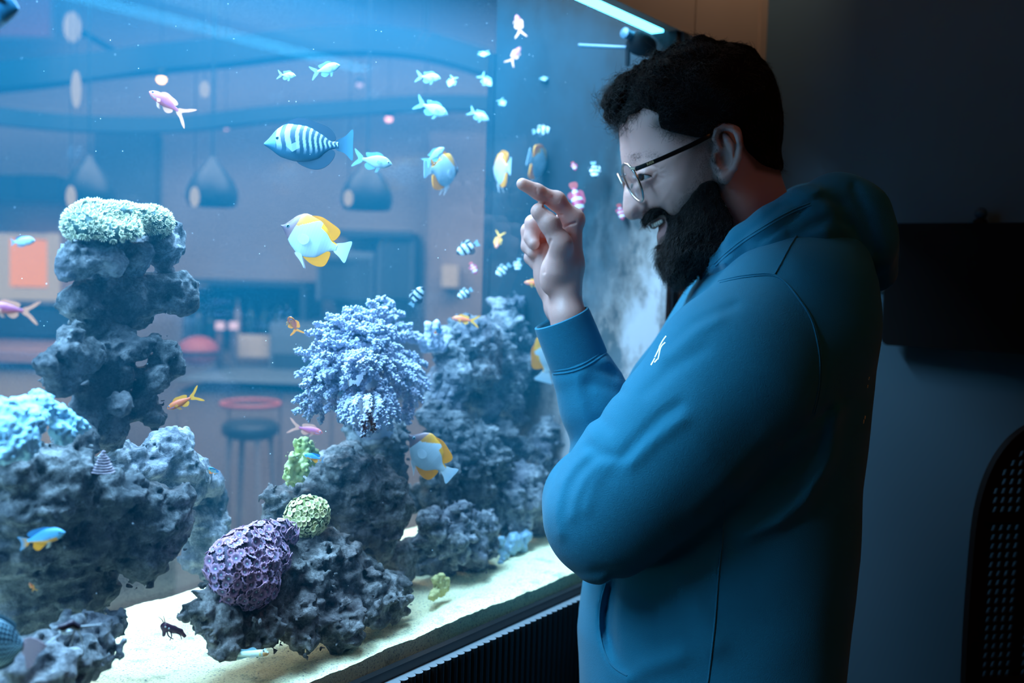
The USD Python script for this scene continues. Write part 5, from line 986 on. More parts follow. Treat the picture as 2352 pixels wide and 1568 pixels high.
for sgn in (1, -1):
    def E(px, py, w): q = LW(px, py, w); return q if sgn == 1 else np.array([q[0], 2 * DM - q[1], q[2]])
    head.ell(E(1671, 345, 71), (.015, .006, .033), .005, rot=np.array([[.96, 0, .28], [0, 1, 0], [-.28, 0, .96]]))
    head.chain([E(*p) for p in ((1660, 352, 74), (1651, 338, 77), (1642, 318, 79), (1647, 301, 81), (1662, 292, 83), (1681, 295, 85), (1695, 311, 87), (1700, 335, 87), (1697, 360, 85), (1688, 384, 82), (1676, 400, 79), (1667, 410, 77))], [.0030, .0034, .0040, .0040, .0040, .0040, .0040, .0040, .0040, .0040, .0045, .005], .0018)
    head.chain([E(*p) for p in ((1662, 388, 77), (1676, 378, 79), (1683, 357, 81), (1680, 336, 81), (1671, 322, 80), (1664, 310, 78))], [.0032, .0036, .0044, .0048, .0042, .003], .0025)
    head.ell(E(1663, 406, 76), (.0080, .0050, .0095), .004)
    head.ball(E(1645, 363, 76), .0052, .003); head.ball(E(1653, 386, 77), .0038, .003)
    head.ell(E(1662, 362, 82), (.0090, .0105, .0125), .002, cut=True); head.chain([E(*p) for p in ((1652, 322, 82), (1664, 304, 84), (1681, 308, 86), (1689, 335, 86), (1687, 358, 85))], [.0016, .0018, .0020, .0018, .0015], .0015, cut=True); head.ball(E(1654, 374, 79), .0042, .002, cut=True)
for sgn in (1, -1):
    mi_ = lambda q: q if sgn == 1 else np.array([q[0], 2 * DM - q[1], q[2]])
    head.cap(mi_(LW(1471, 491, 19)), mi_(LW(1459, 497.5, 11)), .0030, .0036, .0008, cut=True)
EYE = LW(1489, 404.5, 34.0); GZ = np.array([-.84, -.45, -.16]); GZ /= np.linalg.norm(GZ); GR = np.cross(GZ, [0, 0, 1.0]); GR /= np.linalg.norm(GR); GU = np.cross(GR, GZ)
lash = []
for sgn in (1, -1):
    c_ = EYE if sgn == 1 else np.array([EYE[0], 2 * DM - EYE[1], EYE[2]]); mir = np.array([1, sgn, 1.0]); gz, gr, gu = GZ * mir, GR * mir, GU * mir
    head.ball(c_, .0134, .0035)
    def slit(x, d, y):
        p = [x - c_[0], d - c_[1], y - c_[2]]; r = np.sqrt(p[0] ** 2 + p[1] ** 2 + p[2] ** 2) + 1e-9; f_, r_, u_ = [sum(a[i] * p[i] for i in range(3)) for a in (gz, gr, gu)]
        az = np.arctan2(r_, f_) ; el = np.arctan2(u_, np.sqrt(f_ ** 2 + r_ ** 2)); half = .34 * np.clip(1 - (az / 1.35) ** 2, -1, 1)
        return np.maximum((np.abs(el + .04 + .10 * np.abs(az)) - half) * r * .8, np.maximum(.0116 - r, r - .030))
    head.put(c_ - .026, c_ + .026, slit, .0012, cut=True)
    az = np.linspace(-1.25, 1.25, 26); el = -.04 - .10 * np.abs(az) + .34 * (1 - (az / 1.35) ** 2); lash.append(c_ + .01365 * (np.cos(el)[:, None] * (np.cos(az)[:, None] * gz + np.sin(az)[:, None] * gr) + np.sin(el)[:, None] * gu))
head.blur(.6, .008); hv, hf = head.mesh(); hm = trimesh.Trimesh(hv, hf, process=False); relax(hm, 2)
# ---------------- right hand, forearm and the rest of the body
hand = Field(K(1185, 900, 1.14) - [.03, .02, .03], K(1350, 380, 1.34) + [.05, .02, .03], .0012)
HS = .925
def HJ(X_, Y_, d): return K(1150 + X_ / 3.015, 380 + Y_ / 3.015, 1.23 + (d - 1.33) * .9)
def finger(js, k=.004): hand.chain([HJ(*j[:3]) for j in js], [j[3] * HS for j in js], k)
for a in ((470, 1060, 1.330, .0245), (465, 1060, 1.362, .0225)): hand.cap(HJ(a[0] + 60, a[1] + 420, a[2] + .005), HJ(*a[:3]), (a[3] + .006) * HS, a[3] * HS, .01)
# palm: wrist to each knuckle
for k_, (wx, wy, wd, rx, ry, rd, r0, r1) in enumerate(((455, 990, 1.332, 500, 385, 1.332, .0190, .0125), (440, 985, 1.345, 480, 400, 1.352, .020, .0130), (420, 980, 1.358, 455, 440, 1.370, .0195, .0125), (395, 960, 1.366, 430, 490, 1.386, .018, .0115))):
    hand.cap(HJ(wx, wy, wd), HJ((wx + rx) / 2 - 6, (wy + ry) / 2, (wd + rd) / 2), r0 * HS, r0 * .96 * HS, .012); hand.cap(HJ((wx + rx) / 2 - 6, (wy + ry) / 2, (wd + rd) / 2), HJ(rx, ry, rd), r0 * .96 * HS, r1 * HS, .012)
hand.ell(HJ(375, 700, 1.326), (.0165, .013, .034), .014, rot=np.array([[.95, 0, .3], [0, 1, 0], [-.3, 0, .95]]))   # ball of the thumb
hand.ell(HJ(300, 720, 1.368), (.014, .016, .034), .014)                                                        # outer heel of the hand
finger([(498, 378, 1.330, .0140), (388, 252, 1.318, .0114), (252, 178, 1.304, .0097), (150, 128, 1.296, .0080)])      # index
hand.ball(HJ(385, 240, 1.318), .0112, .006); hand.ball(HJ(505, 372, 1.330), .0132, .008)
finger([(480, 400, 1.354, .0130), (225, 400, 1.352, .0112), (212, 500, 1.352, .0098), (228, 540, 1.346, .0085)])      # middle, curled
finger([(455, 445, 1.372, .0125), (195, 450, 1.374, .0106), (190, 560, 1.372, .0094), (222, 606, 1.362, .0082)])      # ring
finger([(430, 495, 1.388, .0112), (215, 540, 1.392, .0092), (205, 640, 1.390, .0082), (240, 690, 1.380, .0072)])      # little
finger([(405, 720, 1.318, .0165), (415, 545, 1.304, .0140), (338, 398, 1.300, .0122), (262, 318, 1.302, .0100)], .009)   # thumb
hand.ell(HJ(262, 322, 1.296), (.0085, .007, .009), .005)
hand.blur(.8, .008); hvv, hff = hand.mesh(); hdm = trimesh.Trimesh(hvv, hff, process=False); relax(hdm, 2)
# creases on fingers and palm
hp = np.stack(toPx(hdm.vertices), 1); hn = hdm.vertex_normals; dd = np.zeros(len(hp))
cr = lambda pts, a, s: a * linefield((hp[:, 0] - 1150) * 3.015, (hp[:, 1] - 380) * 3.015, pts, s)
dd += cr([(440, 425), (475, 410), (515, 398)], -.0022, 9) + cr([(300, 285), (340, 318), (390, 345), (420, 345)], -.0016, 10)
dd += cr([(345, 520), (320, 580), (300, 650), (300, 740)], -.0016, 12) + cr([(245, 160), (252, 195)], -.0006, 7) + cr([(360, 215), (400, 250)], -.0005, 9)
hdm.vertices = hdm.vertices + hn * dd[:, None]
core = Field([.0, .95, -.60], [.58, 1.60, .20], .012)
core.chain([K(1765, 640, 1.28), K(1765, 800, 1.28), K(1690, 1250, 1.28), K(1680, 1560, 1.28)], [.045, .085, .10, .10], .05)
core.chain([K(1800, 760, 1.15), K(1560, 1010, 1.11), K(1400, 1170, 1.12)], [.055, .045, .036], .03); core.chain([K(1400, 1170, 1.12), K(1430, 1080, 1.30)], [.036, .03], .03)
core.chain([K(1680, 760, 1.38), K(1440, 1050, 1.26), K(1330, 860, 1.235), K(1307, 740, 1.243)], [.055, .034, .024, .020], .02)
cv, cf = core.mesh()
def solid(v, f):
    import manifold3d as m3
    mm = m3.Manifold(m3.Mesh(np.asarray(v, np.float32), np.asarray(f, np.uint32))); return mm if not mm.is_empty() else None
try:
    parts = [solid(hm.vertices, hm.faces), solid(hdm.vertices, hdm.faces), solid(cv, cf)]
    u_ = parts[0] + parts[1] + parts[2]; mm = u_.to_mesh(); bv, bf = np.array(mm.vert_properties[:, :3], float), np.array(mm.tri_verts)
    if len(bf) < .5 * (len(hm.faces) + len(hdm.faces)): raise ValueError('union lost faces')
except Exception as e:
    print('body union:', e); bm = cat_mesh([hm, hdm, trimesh.Trimesh(cv, cf, process=False)]); bv, bf = np.array(bm.vertices), np.array(bm.faces)
def sidepx(q): q = q.copy(); q[:, 1] = np.where(q[:, 1] > DM, 2 * DM - q[:, 1], q[:, 1]); return toPx(q)
sx_, sy_ = sidepx(bv); isface = (bv[:, 0] > K(1400, 0, 1.2)[0]) & (sy_ < 700)
def inpoly(poly, soft):
    pg = shapely.Polygon(poly); d = shapely.distance(shapely.points(sx_, sy_), pg); return np.where(isface, np.exp(-(d / soft) ** 2), 0)
SK = np.array([.56, .315, .27])
tn = np.tile(SK, (len(bv), 1))
stub = np.maximum(inpoly([(1650, 425), (1612, 440), (1585, 455), (1566, 480), (1548, 502), (1530, 540), (1515, 560), (1530, 600), (1640, 620), (1690, 520)], 24), .85 * inpoly([(1512, 285), (1600, 270), (1665, 285), (1640, 312), (1600, 310), (1560, 305)], 16))
stub = np.maximum(stub, .72 * inpoly([(1598, 345), (1640, 325), (1642, 425), (1590, 440), (1575, 440)], 18))
stub = np.maximum(stub, inpoly([(1490, 482), (1515, 478), (1535, 495), (1500, 503), (1480, 508)], 5))
stub = np.maximum(stub, inpoly([(1700, 330), (1790, 330), (1800, 400), (1740, 385)], 8) * .9)
tn = tn * (1 - stub[:, None] * .86) + stub[:, None] * .86 * np.array([.03, .025, .024])
lip = inpoly([(1488, 518), (1500, 510), (1514, 503), (1525, 500), (1527, 503), (1512, 508), (1500, 515)], 2) + inpoly([(1511, 533), (1519, 524), (1527, 513), (1530, 520), (1526, 535), (1514, 545)], 3)
tn = tn * (1 - .5 * np.clip(lip, 0, 1)[:, None]) + .5 * np.clip(lip, 0, 1)[:, None] * np.array([.42, .20, .19])
mo = inpoly([(1494, 518), (1512, 508), (1525, 504), (1525, 511), (1515, 521), (1507, 524)], 1.2); tn = tn * (1 - .8 * mo[:, None]) + .8 * mo[:, None] * np.array([.10, .02, .02])
ear = inpoly([(1640, 300), (1665, 285), (1700, 310), (1705, 350), (1665, 420), (1640, 360)], 4) * (np.abs(bv[:, 1] - DM) > .070); tn = tn * (1 - .35 * ear[:, None]) + .35 * ear[:, None] * np.array([.55, .30, .27])
obj('body', (toW(bv), bf), 'skin', man, smooth=True, tint=tn)
# ---------------- eyes, teeth
for sgn in (1, -1):
    ec = EYE * 1.0; g = GZ * np.array([1, sgn, 1.0])
    if sgn < 0: ec[1] = 2 * DM - ec[1]
    m = tube(lash[0 if sgn > 0 else 1], np.r_[.0002, np.full(24, .00055), .0002], 6); obj('eyelash', (toW(m.vertices), m.faces), 'hair', man, smooth=True)
    m = trimesh.creation.icosphere(4, .0120); d_ = (m.vertices / .012) @ g
    tt_ = np.where((d_ > .955)[:, None], [.004, .004, .004], np.where((d_ > .87)[:, None], [.05, .028, .018], [.62, .60, .58]))
    m.vertices = m.vertices + g * (.0012 * np.clip((d_ - .86) / .1, 0, 1))[:, None]
    obj('eye', (toW(m.vertices + ec), m.faces), 'fish_eye', man, smooth=True, tint=tt_)
for k_, (px, py, w, sw, sh_) in enumerate(((1501, 516.5, 8.0, .0026, .0066), (1506, 515, 12.5, .0026, .0068), (1511, 513, 16.5, .0025, .0066), (1515.5, 510.5, 19.5, .0023, .0060), (1519.5, 508.5, 21.5, .0021, .0050))):
    for sgn in (1, -1):
        c_ = LW(px, py, w);
        if sgn < 0: c_[1] = 2 * DM - c_[1]
        m = trimesh.creation.icosphere(2, 1.0); m.vertices = np.sign(m.vertices) * np.abs(m.vertices) ** .7; m.apply_scale((sw, .0030, sh_ * .5)); m.apply_transform(trimesh.transformations.rotation_matrix(-.35, [0, 1, 0]))
        obj('tooth', (toW(m.vertices + c_), m.faces), 'tooth', man, smooth=True)
# ---------------- hair and beard
HAIR = [(1386, 262), (1382, 240), (1384, 222), (1394, 198), (1410, 184), (1428, 168), (1448, 155), (1470, 140), (1490, 130), (1515, 118), (1540, 106), (1562, 95), (1588, 87), (1615, 84), (1645, 90), (1672, 94), (1700, 98), (1726, 112), (1748, 130), (1772, 162), (1786, 200), (1796, 240), (1800, 275), (1799, 320), (1796, 350), (1799, 388), (1770, 392), (1748, 382), (1728, 366), (1706, 338), (1698, 312), (1682, 293), (1662, 287), (1645, 298), (1628, 318), (1600, 322), (1570, 316), (1535, 308), (1514, 298), (1507, 280), (1502, 262), (1494, 252), (1470, 256), (1448, 266), (1440, 280), (1420, 284), (1400, 280)]
HAIRW = [0] * 26 + [30, 44, 56, 66, 70, 73, 74, 74, 73, 71, 68, 64, 61, 60, 58, 56, 48, 38, 32, 18, 6]
hx, hy, HX, HY, HM = grid_for(HAIR, .02, HAIRW)
hdi = distance_transform_edt(HM) * HG; hdo = distance_transform_edt(~HM) * HG
P2 = lambda a, gx, gy: map_coordinates(a, [(gx - xs[0]) / HG, (gy - ys[0]) / HG], order=1, mode='nearest')
hpx, hpy = CX + FPX * HX / (DM - .05), CY - FPX * HY / (DM - .05)
thick = .004 + .012 * np.clip((300 - hpy) / 110, 0, 1) + .010 * np.clip((1520 - hpx) / 100, 0, 1) * np.clip((300 - hpy) / 40, 0, 1)
thick *= np.clip(hdi / .012, .12, 1) ** .5
top_edge = np.array(HAIR[:26]); dtop = np.array(shapely.distance(shapely.points(HX.ravel(), HY.ravel()), shapely.LineString([loc(*p) for p in top_edge]))).reshape(HX.shape)
WH_ = np.where(HM, np.minimum(rounded(np.maximum(P2(WR, HX, HY), .03) + .012, dtop, .062), P2(np.maximum(W, .0), HX, HY) * 1.0 + thick + .05 * np.clip(.02 - dtop, 0, 1)), 0)
WH_ = np.where(HM, np.maximum(WH_, np.minimum(P2(W, HX, HY) + .0015, 1)), 0); WH_ = np.where(HM, gaussian_filter(WH_, 3), 0)
fh = relief_field(WH_, hx, hy, hdi, hdo, HM, .0019, .10)
def curly(p):
    px, py = toPx(p); amp = .0005 + .0042 * np.clip((1640 - px) / 160, 0, 1) * np.clip((310 - py) / 50, .15, 1) + .0022 * np.clip((170 - py) / 60, 0, 1)
    w_ = p * 1.0 + .004 * (np.stack([meshkit.noise(p * 90 + 9 * k, k) for k in range(3)], 1) - .5)
    return -amp * (1.6 * np.abs(2 * meshkit.noise(w_ / .017, 3) - 1) + .8 * np.abs(2 * meshkit.noise(w_ / .008, 8) - 1) - 1.0)
fh.near(.012, curly); v, f = fh.mesh(); hairm = trimesh.Trimesh(v, f, process=False)
obj('hair', (toW(v), f), 'hair_base', man, smooth=True, label='short dark curly hair')
BEARD = [(1654, 420), (1634, 408), (1610, 416), (1584, 446), (1562, 474), (1549, 489), (1534, 480), (1515, 475), (1498, 477), (1484, 486), (1475, 501), (1477, 511), (1483, 517), (1492, 512), (1508, 503), (1522, 497), (1529, 505), (1532, 518), (1530, 535), (1524, 550), (1514, 560), (1508, 590), (1512, 612), (1524, 636), (1544, 653), (1562, 659), (1586, 648), (1608, 630), (1640, 612), (1670, 570), (1688, 520), (1672, 470), (1655, 430)]
BEARDW = [69, 68, 66, 60, 54, 50, 42, 32, 20, 16, 6, 4, 6, 16, 24, 28, 30, 29, 26, 18, 4] + [0] * 7 + [30, 55, 62, 66, 68]
bx, by, BX, BY, BM = grid_for(BEARD, .02, BEARDW); bdi = distance_transform_edt(BM) * HG; bdo = distance_transform_edt(~BM) * HG
bpx, bpy = CX + FPX * BX / (DM - .04), CY - FPX * BY / (DM - .04)
edge = np.array(shapely.distance(shapely.points(BX.ravel(), BY.ravel()), shapely.LineString([loc(*p) for p in BEARD[20:28]]))).reshape(BX.shape)
th_ = (.0016 + .0022 * np.clip((bpy - 420) / 50, 0, 1) + .0045 * (bpx < 1556) + .0090 * np.clip((bpy - 490) / 60, 0, 1)) * np.clip(bdi / .0045, .1, 1)
WB = np.where(BM, rounded(np.maximum(P2(WR, BX, BY), .024) + th_, edge, .030), 0); lowz = bpy < 560
WB = np.where(BM & lowz, np.minimum(WB, np.maximum(P2(W, BX, BY), .004) + th_), WB); WB = np.where(BM, gaussian_filter(WB, 3), 0)
fb = relief_field(WB, bx, by, bdi, bdo, BM, .0019, .09)
fb.near(.008, lambda p: -.0022 * (2 * meshkit.fbm(p / .010, 3, 4) - 1)); v, f = fb.mesh(); beardm = trimesh.Trimesh(v, f, process=False)
obj('beard', (toW(v), f), 'hair_base', man, smooth=True, label='full dark beard')
def curves(name, strands, width, mat, parent):
    n = [len(s) for s in strands]; pts = np.vstack(strands); c = UsdGeom.BasisCurves.Define(stage, path_for(name, parent))
    c.CreateTypeAttr('linear'); c.CreateCurveVertexCountsAttr(Vt.IntArray(n)); c.CreatePointsAttr(Vt.Vec3fArray.FromNumpy(pts.astype(np.float32)))
    w = np.concatenate([np.linspace(width, width * .45, k) for k in n]); c.CreateWidthsAttr(Vt.FloatArray.FromNumpy(w.astype(np.float32))); c.SetWidthsInterpolation('vertex')
    UsdShade.MaterialBindingAPI.Apply(c.GetPrim()).Bind(MATS[mat]); return tag(c, kind='stuff')
def strands(mesh, n, seed, dirf, length, curl, turns, lift, keep=None, npt=9):
    p, fi = trimesh.sample.sample_surface(mesh, n, seed=seed); nm = mesh.face_normals[fi]; r = np.random.default_rng(seed); px, py = toPx(p); out = []
    for i in range(len(p)):
        if nm[i] @ p[i] / np.linalg.norm(p[i]) > .25: continue
        if keep is not None and r.random() > keep(px[i], py[i]): continue
        d0 = dirf(px[i], py[i], nm[i], r); d0 = d0 - nm[i] * (d0 @ nm[i]); d0 /= np.linalg.norm(d0) + 1e-9; s_ = np.cross(nm[i], d0); L = length(px[i], py[i]) * (.6 + .8 * r.random()); cu = curl(px[i], py[i]) * (.5 + r.random()); ph = r.random() * 6.28; tr = turns * (.6 + .8 * r.random())
        u = np.linspace(0, 1, npt)[:, None]; a = ph + u * tr * 6.28
        out.append(toW(p[i] - nm[i] * .001 + d0 * u * L + (s_ * (np.cos(a) - math.cos(ph)) + nm[i] * (np.sin(a) - math.sin(ph)) * .7) * cu + nm[i] * lift * u))
    return out
flow = lambda px, py, n, r: np.array([math.cos(px * .05 + 2.3 * math.sin(py * .045)), .3 * r.normal(), math.sin(py * .06 + 1.7 * math.sin(px * .04))]) + r.normal(0, .35, 3)
curves('hair_strand', strands(hairm, 15000, 41, flow, lambda x, y: .010 + .012 * min(1, max(0, (1640 - x) / 150)), lambda x, y: .0006 + .0024 * min(1, max(0, (1660 - x) / 160)) * (y < 300), 1.1, .003, lambda x, y: 1.0 if y < 290 and x < 1660 else .55), .00034, 'hair', man)
curves('beard_strand', strands(beardm, 11000, 42, lambda px, py, n, r: np.array([-.15 + .25 * r.normal(), .1 * r.normal(), -1.0]) + r.normal(0, .22, 3), lambda x, y: .004 + .011 * min(1, max(0, (y - 470) / 90)), lambda x, y: .0004 + .0014 * min(1, max(0, (y - 480) / 90)), .8, .003), .00032, 'hair', man)
fz = hm.copy(); pf = np.stack(toPx(fz.triangles_center), 1)
def dens(poly, soft): pg = shapely.Polygon(poly); return lambda x, y: math.exp(-(pg.distance(shapely.Point(x, y)) / soft) ** 2)
d1 = dens([(1520, 304), (1600, 284), (1655, 300), (1632, 330), (1600, 420), (1560, 470), (1545, 500), (1640, 560), (1660, 440), (1640, 345), (1570, 322)], 9)
near_ = np.nonzero((pf[:, 0] > 1500) & (pf[:, 0] < 1700) & (pf[:, 1] > 270) & (pf[:, 1] < 600) & (fz.triangles_center[:, 1] < DM - .02))[0]
curves('stubble', strands(fz.submesh([near_], append=True), 22000, 43, lambda px, py, n, r: np.array([-.1 if py > 340 else .2, 0, -1.0]) + r.normal(0, .25, 3), lambda x, y: .0032, lambda x, y: .0001, .3, .0014, d1, 4), .00022, 'hair', man)
d2 = dens([(1438, 368), (1448, 360), (1470, 352), (1495, 353), (1510, 361), (1492, 362), (1470, 363), (1450, 371)], 3)
brow = np.nonzero((pf[:, 0] > 1425) & (pf[:, 0] < 1525) & (pf[:, 1] > 340) & (pf[:, 1] < 385) & (fz.triangles_center[:, 1] < DM))[0]
curves('eyebrow', strands(fz.submesh([brow], append=True), 8000, 44, lambda px, py, n, r: np.array([1.0, 0, .15]) + r.normal(0, .25, 3), lambda x, y: .0065, lambda x, y: .0003, .3, .0008, d2, 5), .00024, 'hair', man)
# a few loose curls over the forehead
rng = np.random.default_rng(9); ls = []
for k in range(46):
    p0 = LW(rng.uniform(1388, 1436), rng.uniform(262, 284), rng.uniform(-18, 26)); a0, tr, L, r_ = rng.random() * 6, rng.uniform(.5, 1.6), rng.uniform(.008, .022), rng.uniform(.001, .0045); u = np.linspace(0, 1, 14)
    ls.append(toW(p0 + np.stack([r_ * (np.cos(a0 + u * tr * 6.28) - math.cos(a0)) + .004 * u, r_ * .7 * np.sin(a0 + u * tr * 6.28), -L * u + r_ * .5 * np.sin(a0 + u * tr * 6.28)], 1)))
curves('loose_curl', ls, .00032, 'hair', man)
# ---------------- glasses
def Q3(px, py, w, s=1): q = LW(px, py, w); return q if s == 1 else np.array([q[0], 2 * DM - q[1], q[2]])
gl = UsdGeom.Xform.Define(stage, path_for('glasses', man)).GetPrim()
for s in (1, -1):
    cc_ = Q3(1452, 417, 36, s); hdir = np.array([.0038, -.0215 * s, .001]); vdir = K(1435, 377, DM) - K(1474, 459, DM); vdir = vdir / 2 * 1.0
    an = np.linspace(0, 2 * np.pi, 49)[:-1]; e_ = lambda a, k=1.0: cc_ + (np.sign(np.cos(a)) * np.abs(np.cos(a)) ** .95)[:, None] * hdir * k + (np.sin(a) * (1 - .06 * np.sin(a)))[:, None] * vdir * k
    ring = e_(an); rm = tube(np.vstack([ring, ring[:1]]), .0017, 8, cap=False); obj('rim', (toW(rm.vertices), rm.faces), 'frame_metal', gl, smooth=True)
    nrm = np.cross(hdir, vdir); nrm /= np.linalg.norm(nrm); nrm *= -1 if nrm[0] > 0 else 1
    rr_ = [e_(an, k) + nrm * .0018 * (1 - k * k) for k in (.97, .7, .4)]; lv = np.vstack(rr_ + [[cc_ + nrm * .0018]]); n_ = len(an); k1 = np.arange(n_); k2 = (k1 + 1) % n_
    lf_ = np.vstack([np.c_[k1, k2, k2 + n_], np.c_[k1, k2 + n_, k1 + n_], np.c_[k1 + n_, k2 + n_, k2 + 2 * n_], np.c_[k1 + n_, k2 + 2 * n_, k1 + 2 * n_], np.c_[k1 + 2 * n_, k2 + 2 * n_, np.full(n_, 3 * n_)]])
    back = lv - nrm * .0016; nb = len(lv); lf_ = np.vstack([lf_, lf_[:, ::-1] + nb, np.c_[k1, k1 + nb, k2 + nb], np.c_[k1, k2 + nb, k2]]); obj('lens', (toW(np.vstack([lv, back])), lf_), 'spectacle_lens', gl, smooth=30)
    tp = smooth_path([Q3(1459, 388, 57, s), Q3(1470, 384, 60, s), Q3(1510, 368, 68, s), Q3(1560, 346, 73, s), Q3(1600, 327, 76.5, s), Q3(1630, 312, 76.5, s), Q3(1652, 307, 69, s), Q3(1690, 322, 60, s), Q3(1702, 345, 56, s)], 40)
    t__ = np.gradient(tp, axis=0); t__ /= np.linalg.norm(t__, axis=1)[:, None]; up_ = np.cross(t__, [0, 1.0, 0]); up_ /= np.linalg.norm(up_, axis=1)[:, None]; sd = np.cross(up_, t__)
    hh_ = np.interp(np.linspace(0, 1, 40), [0, .1, .55, .75, 1], [.0030, .0028, .0030, .0022, .0020])[:, None]; ang = np.linspace(0, 2 * np.pi, 9)[:-1]
    tv = np.stack([tp + up_ * hh_ * np.sign(np.sin(a)) * abs(np.sin(a)) ** .5 + sd * .0014 * np.sign(np.cos(a)) * abs(np.cos(a)) ** .5 for a in ang], 1).reshape(-1, 3); i_, j_ = np.meshgrid(np.arange(39), np.arange(8), indexing='ij')
    qq = np.stack([i_ * 8 + j_, i_ * 8 + (j_ + 1) % 8, (i_ + 1) * 8 + (j_ + 1) % 8, (i_ + 1) * 8 + j_], -1).reshape(-1, 4); tf = np.vstack([qq[:, [0, 1, 2]], qq[:, [0, 2, 3]], [[0, k, k + 1] for k in range(1, 7)], [[312, 312 + k + 1, 312 + k] for k in range(1, 7)]])
    if trimesh.Trimesh(tv, tf, process=False).volume < 0: tf = tf[:, ::-1]
    obj('temple', (toW(tv), tf), 'temple_black', gl, smooth=30)
    hb_ = tube([Q3(1449, 386, 55, s), Q3(1460, 387, 58, s)], .0024, 8); obj('hinge', (toW(hb_.vertices), hb_.faces), 'frame_metal', gl, smooth=30)
    npd = trimesh.creation.icosphere(2, 1.0); npd.apply_scale((.0022, .0014, .004)); obj('nose_pad', (toW(npd.vertices + Q3(1452, 428, 11, s)), npd.faces), 'nose_pad', gl, smooth=True)
    if s == 1:
        tm = meshkit.text_mesh('IUOS', .0026, .0003); a_, b_ = tp[4], tp[9]; ex = (b_ - a_) / np.linalg.norm(b_ - a_); ey = np.cross([0, 1.0, 0], ex) * 1.0; ey = ey / np.linalg.norm(ey); ey = -ey if ey[2] < 0 else ey; ez = np.cross(ex, ey)
        vv = tm.vertices[:, :1] * ex + tm.vertices[:, 1:2] * ey + tm.vertices[:, 2:] * ez; obj('temple_print', (toW(vv + a_ - ey * .0012 + ez * .0019), tm.faces), 'gold_print', gl, smooth=False)
bp = tube(smooth_path([Q3(1437, 402, 12), Q3(1429, 404, 5), Q3(1428.5, 405, 0), Q3(1429, 404, -5), Q3(1437, 402, -12)], 16), .0015, 8); obj('bridge', (toW(bp.vertices), bp.faces), 'frame_metal', gl, smooth=True)
# ---------------- hoodie
hd = Field(K(1225, 1640, 1.42) - [.02, .45, .02], K(2080, 380, 1.42) + [.02, .16, .02], .0036)
TORSO = np.array([(500, 1760, 1888, 0.07), (545, 1690, 1953, 0.125), (600, 1645, 1965, 0.165), (660, 1600, 1974, 0.192), (740, 1552, 1970, 0.205), (830, 1502, 1968, 0.21), (950, 1452, 1960, 0.21), (1100, 1402, 1948, 0.208), (1250, 1362, 1942, 0.205), (1330, 1343, 1934, 0.203), (1430, 1333, 1922, 0.203), (1568, 1336, 1907, 0.205), (1720, 1350, 1897, 0.205)], float)
ty = (CY - TORSO[:, 0]) / FPX * DM; o_ = np.argsort(ty)
tx0, tx1, trd = [(np.interp, ty[o_], v[o_]) for v in ((TORSO[:, 1] - CX) / FPX * DM, (TORSO[:, 2] - CX) / FPX * DM, TORSO[:, 3])]
def torso(x, d, y):
    yy = np.asarray(y, float); a, b, r = [np.interp(yy, t[1], t[2]) for t in (tx0, tx1, trd)]
    xc, rx = (a + b) / 2, (b - a) / 2; q = (np.abs((x - xc) / rx) ** 2.3 + np.abs((d - 1.285) / r) ** 2.3) ** (1 / 2.3)
    return (q - 1) * np.minimum(rx, r)
hd.put(K(1320, 1720, 1.28) - [.02, .22, 0], K(2030, 490, 1.28) + [.02, .22, 0], torso)
hd.chain([K(1812, 742, 1.150), K(1690, 868, 1.105), K(1560, 1006, 1.088), K(1458, 1112, 1.09), K(1388, 1190, 1.10)], [.094, .090, .077, .071, .060], .03)
hd.chain([K(1388, 1190, 1.10), K(1375, 1150, 1.16), K(1400, 1090, 1.27)], [.060, .058, .055], .03)
hd.chain([K(1338, 858, 1.237), K(1372, 935, 1.238), K(1425, 1040, 1.25), K(1560, 900, 1.38), K(1700, 720, 1.43)], [.0384, .0426, .051, .066, .085], .02)
hd.chain([K(1322, 826, 1.236), K(1336, 850, 1.236)], [.0306, .0381], .005)
HFOLD = [([(1350, 1042), (1318, 1070), (1291, 1112), (1279, 1175), (1288, 1230)], .0032, 10), ([(1380, 1062), (1344, 1098), (1322, 1144), (1314, 1190)], .0032, 10), ([(1352, 1026), (1385, 1046), (1430, 1052)], -.003, 10), ([(1402, 1062), (1362, 1112), (1346, 1170)], .0022, 12),
         ([(1440, 1040), (1475, 1000), (1520, 955), (1560, 930)], -.0034, 12), ([(1450, 1064), (1500, 1014), (1570, 962)], .003, 14), ([(1520, 820), (1580, 770), (1650, 730)], .0025, 14), ([(1535, 800), (1600, 740), (1690, 700)], -.0025, 10), ([(1480, 905), (1540, 850), (1620, 800)], -.0022, 14),
         ([(1926, 935), (1905, 1050), (1850, 1145), (1785, 1200), (1715, 1226)], .008, 18), ([(1935, 920), (1870, 965), (1800, 1020)], -.004, 10), ([(1760, 1010), (1690, 1090), (1600, 1180)], .002, 30), ([(1470, 1298), (1420, 1310), (1370, 1308)], -.002, 9), ([(1560, 1330), (1600, 1400), (1640, 1480)], .004, 30), ([(1450, 1560), (1480, 1535), (1560, 1510)], .004, 22),
         ([(1358, 848), (1390, 850), (1412, 862)], -.0026, 9), ([(1388, 828), (1412, 842), (1425, 856)], .0030, 9), ([(1362, 880), (1400, 892), (1430, 902)], -.0028, 10), ([(1345, 880), (1352, 910), (1372, 950), (1400, 985)], -.0026, 11), ([(1330, 880), (1336, 935), (1360, 1000)], .0022, 14)]
POCK = [(1402, 1312), (1388, 1352), (1379, 1400), (1379, 1445), (1389, 1490), (1412, 1530), (1446, 1550), (1452, 1600)]
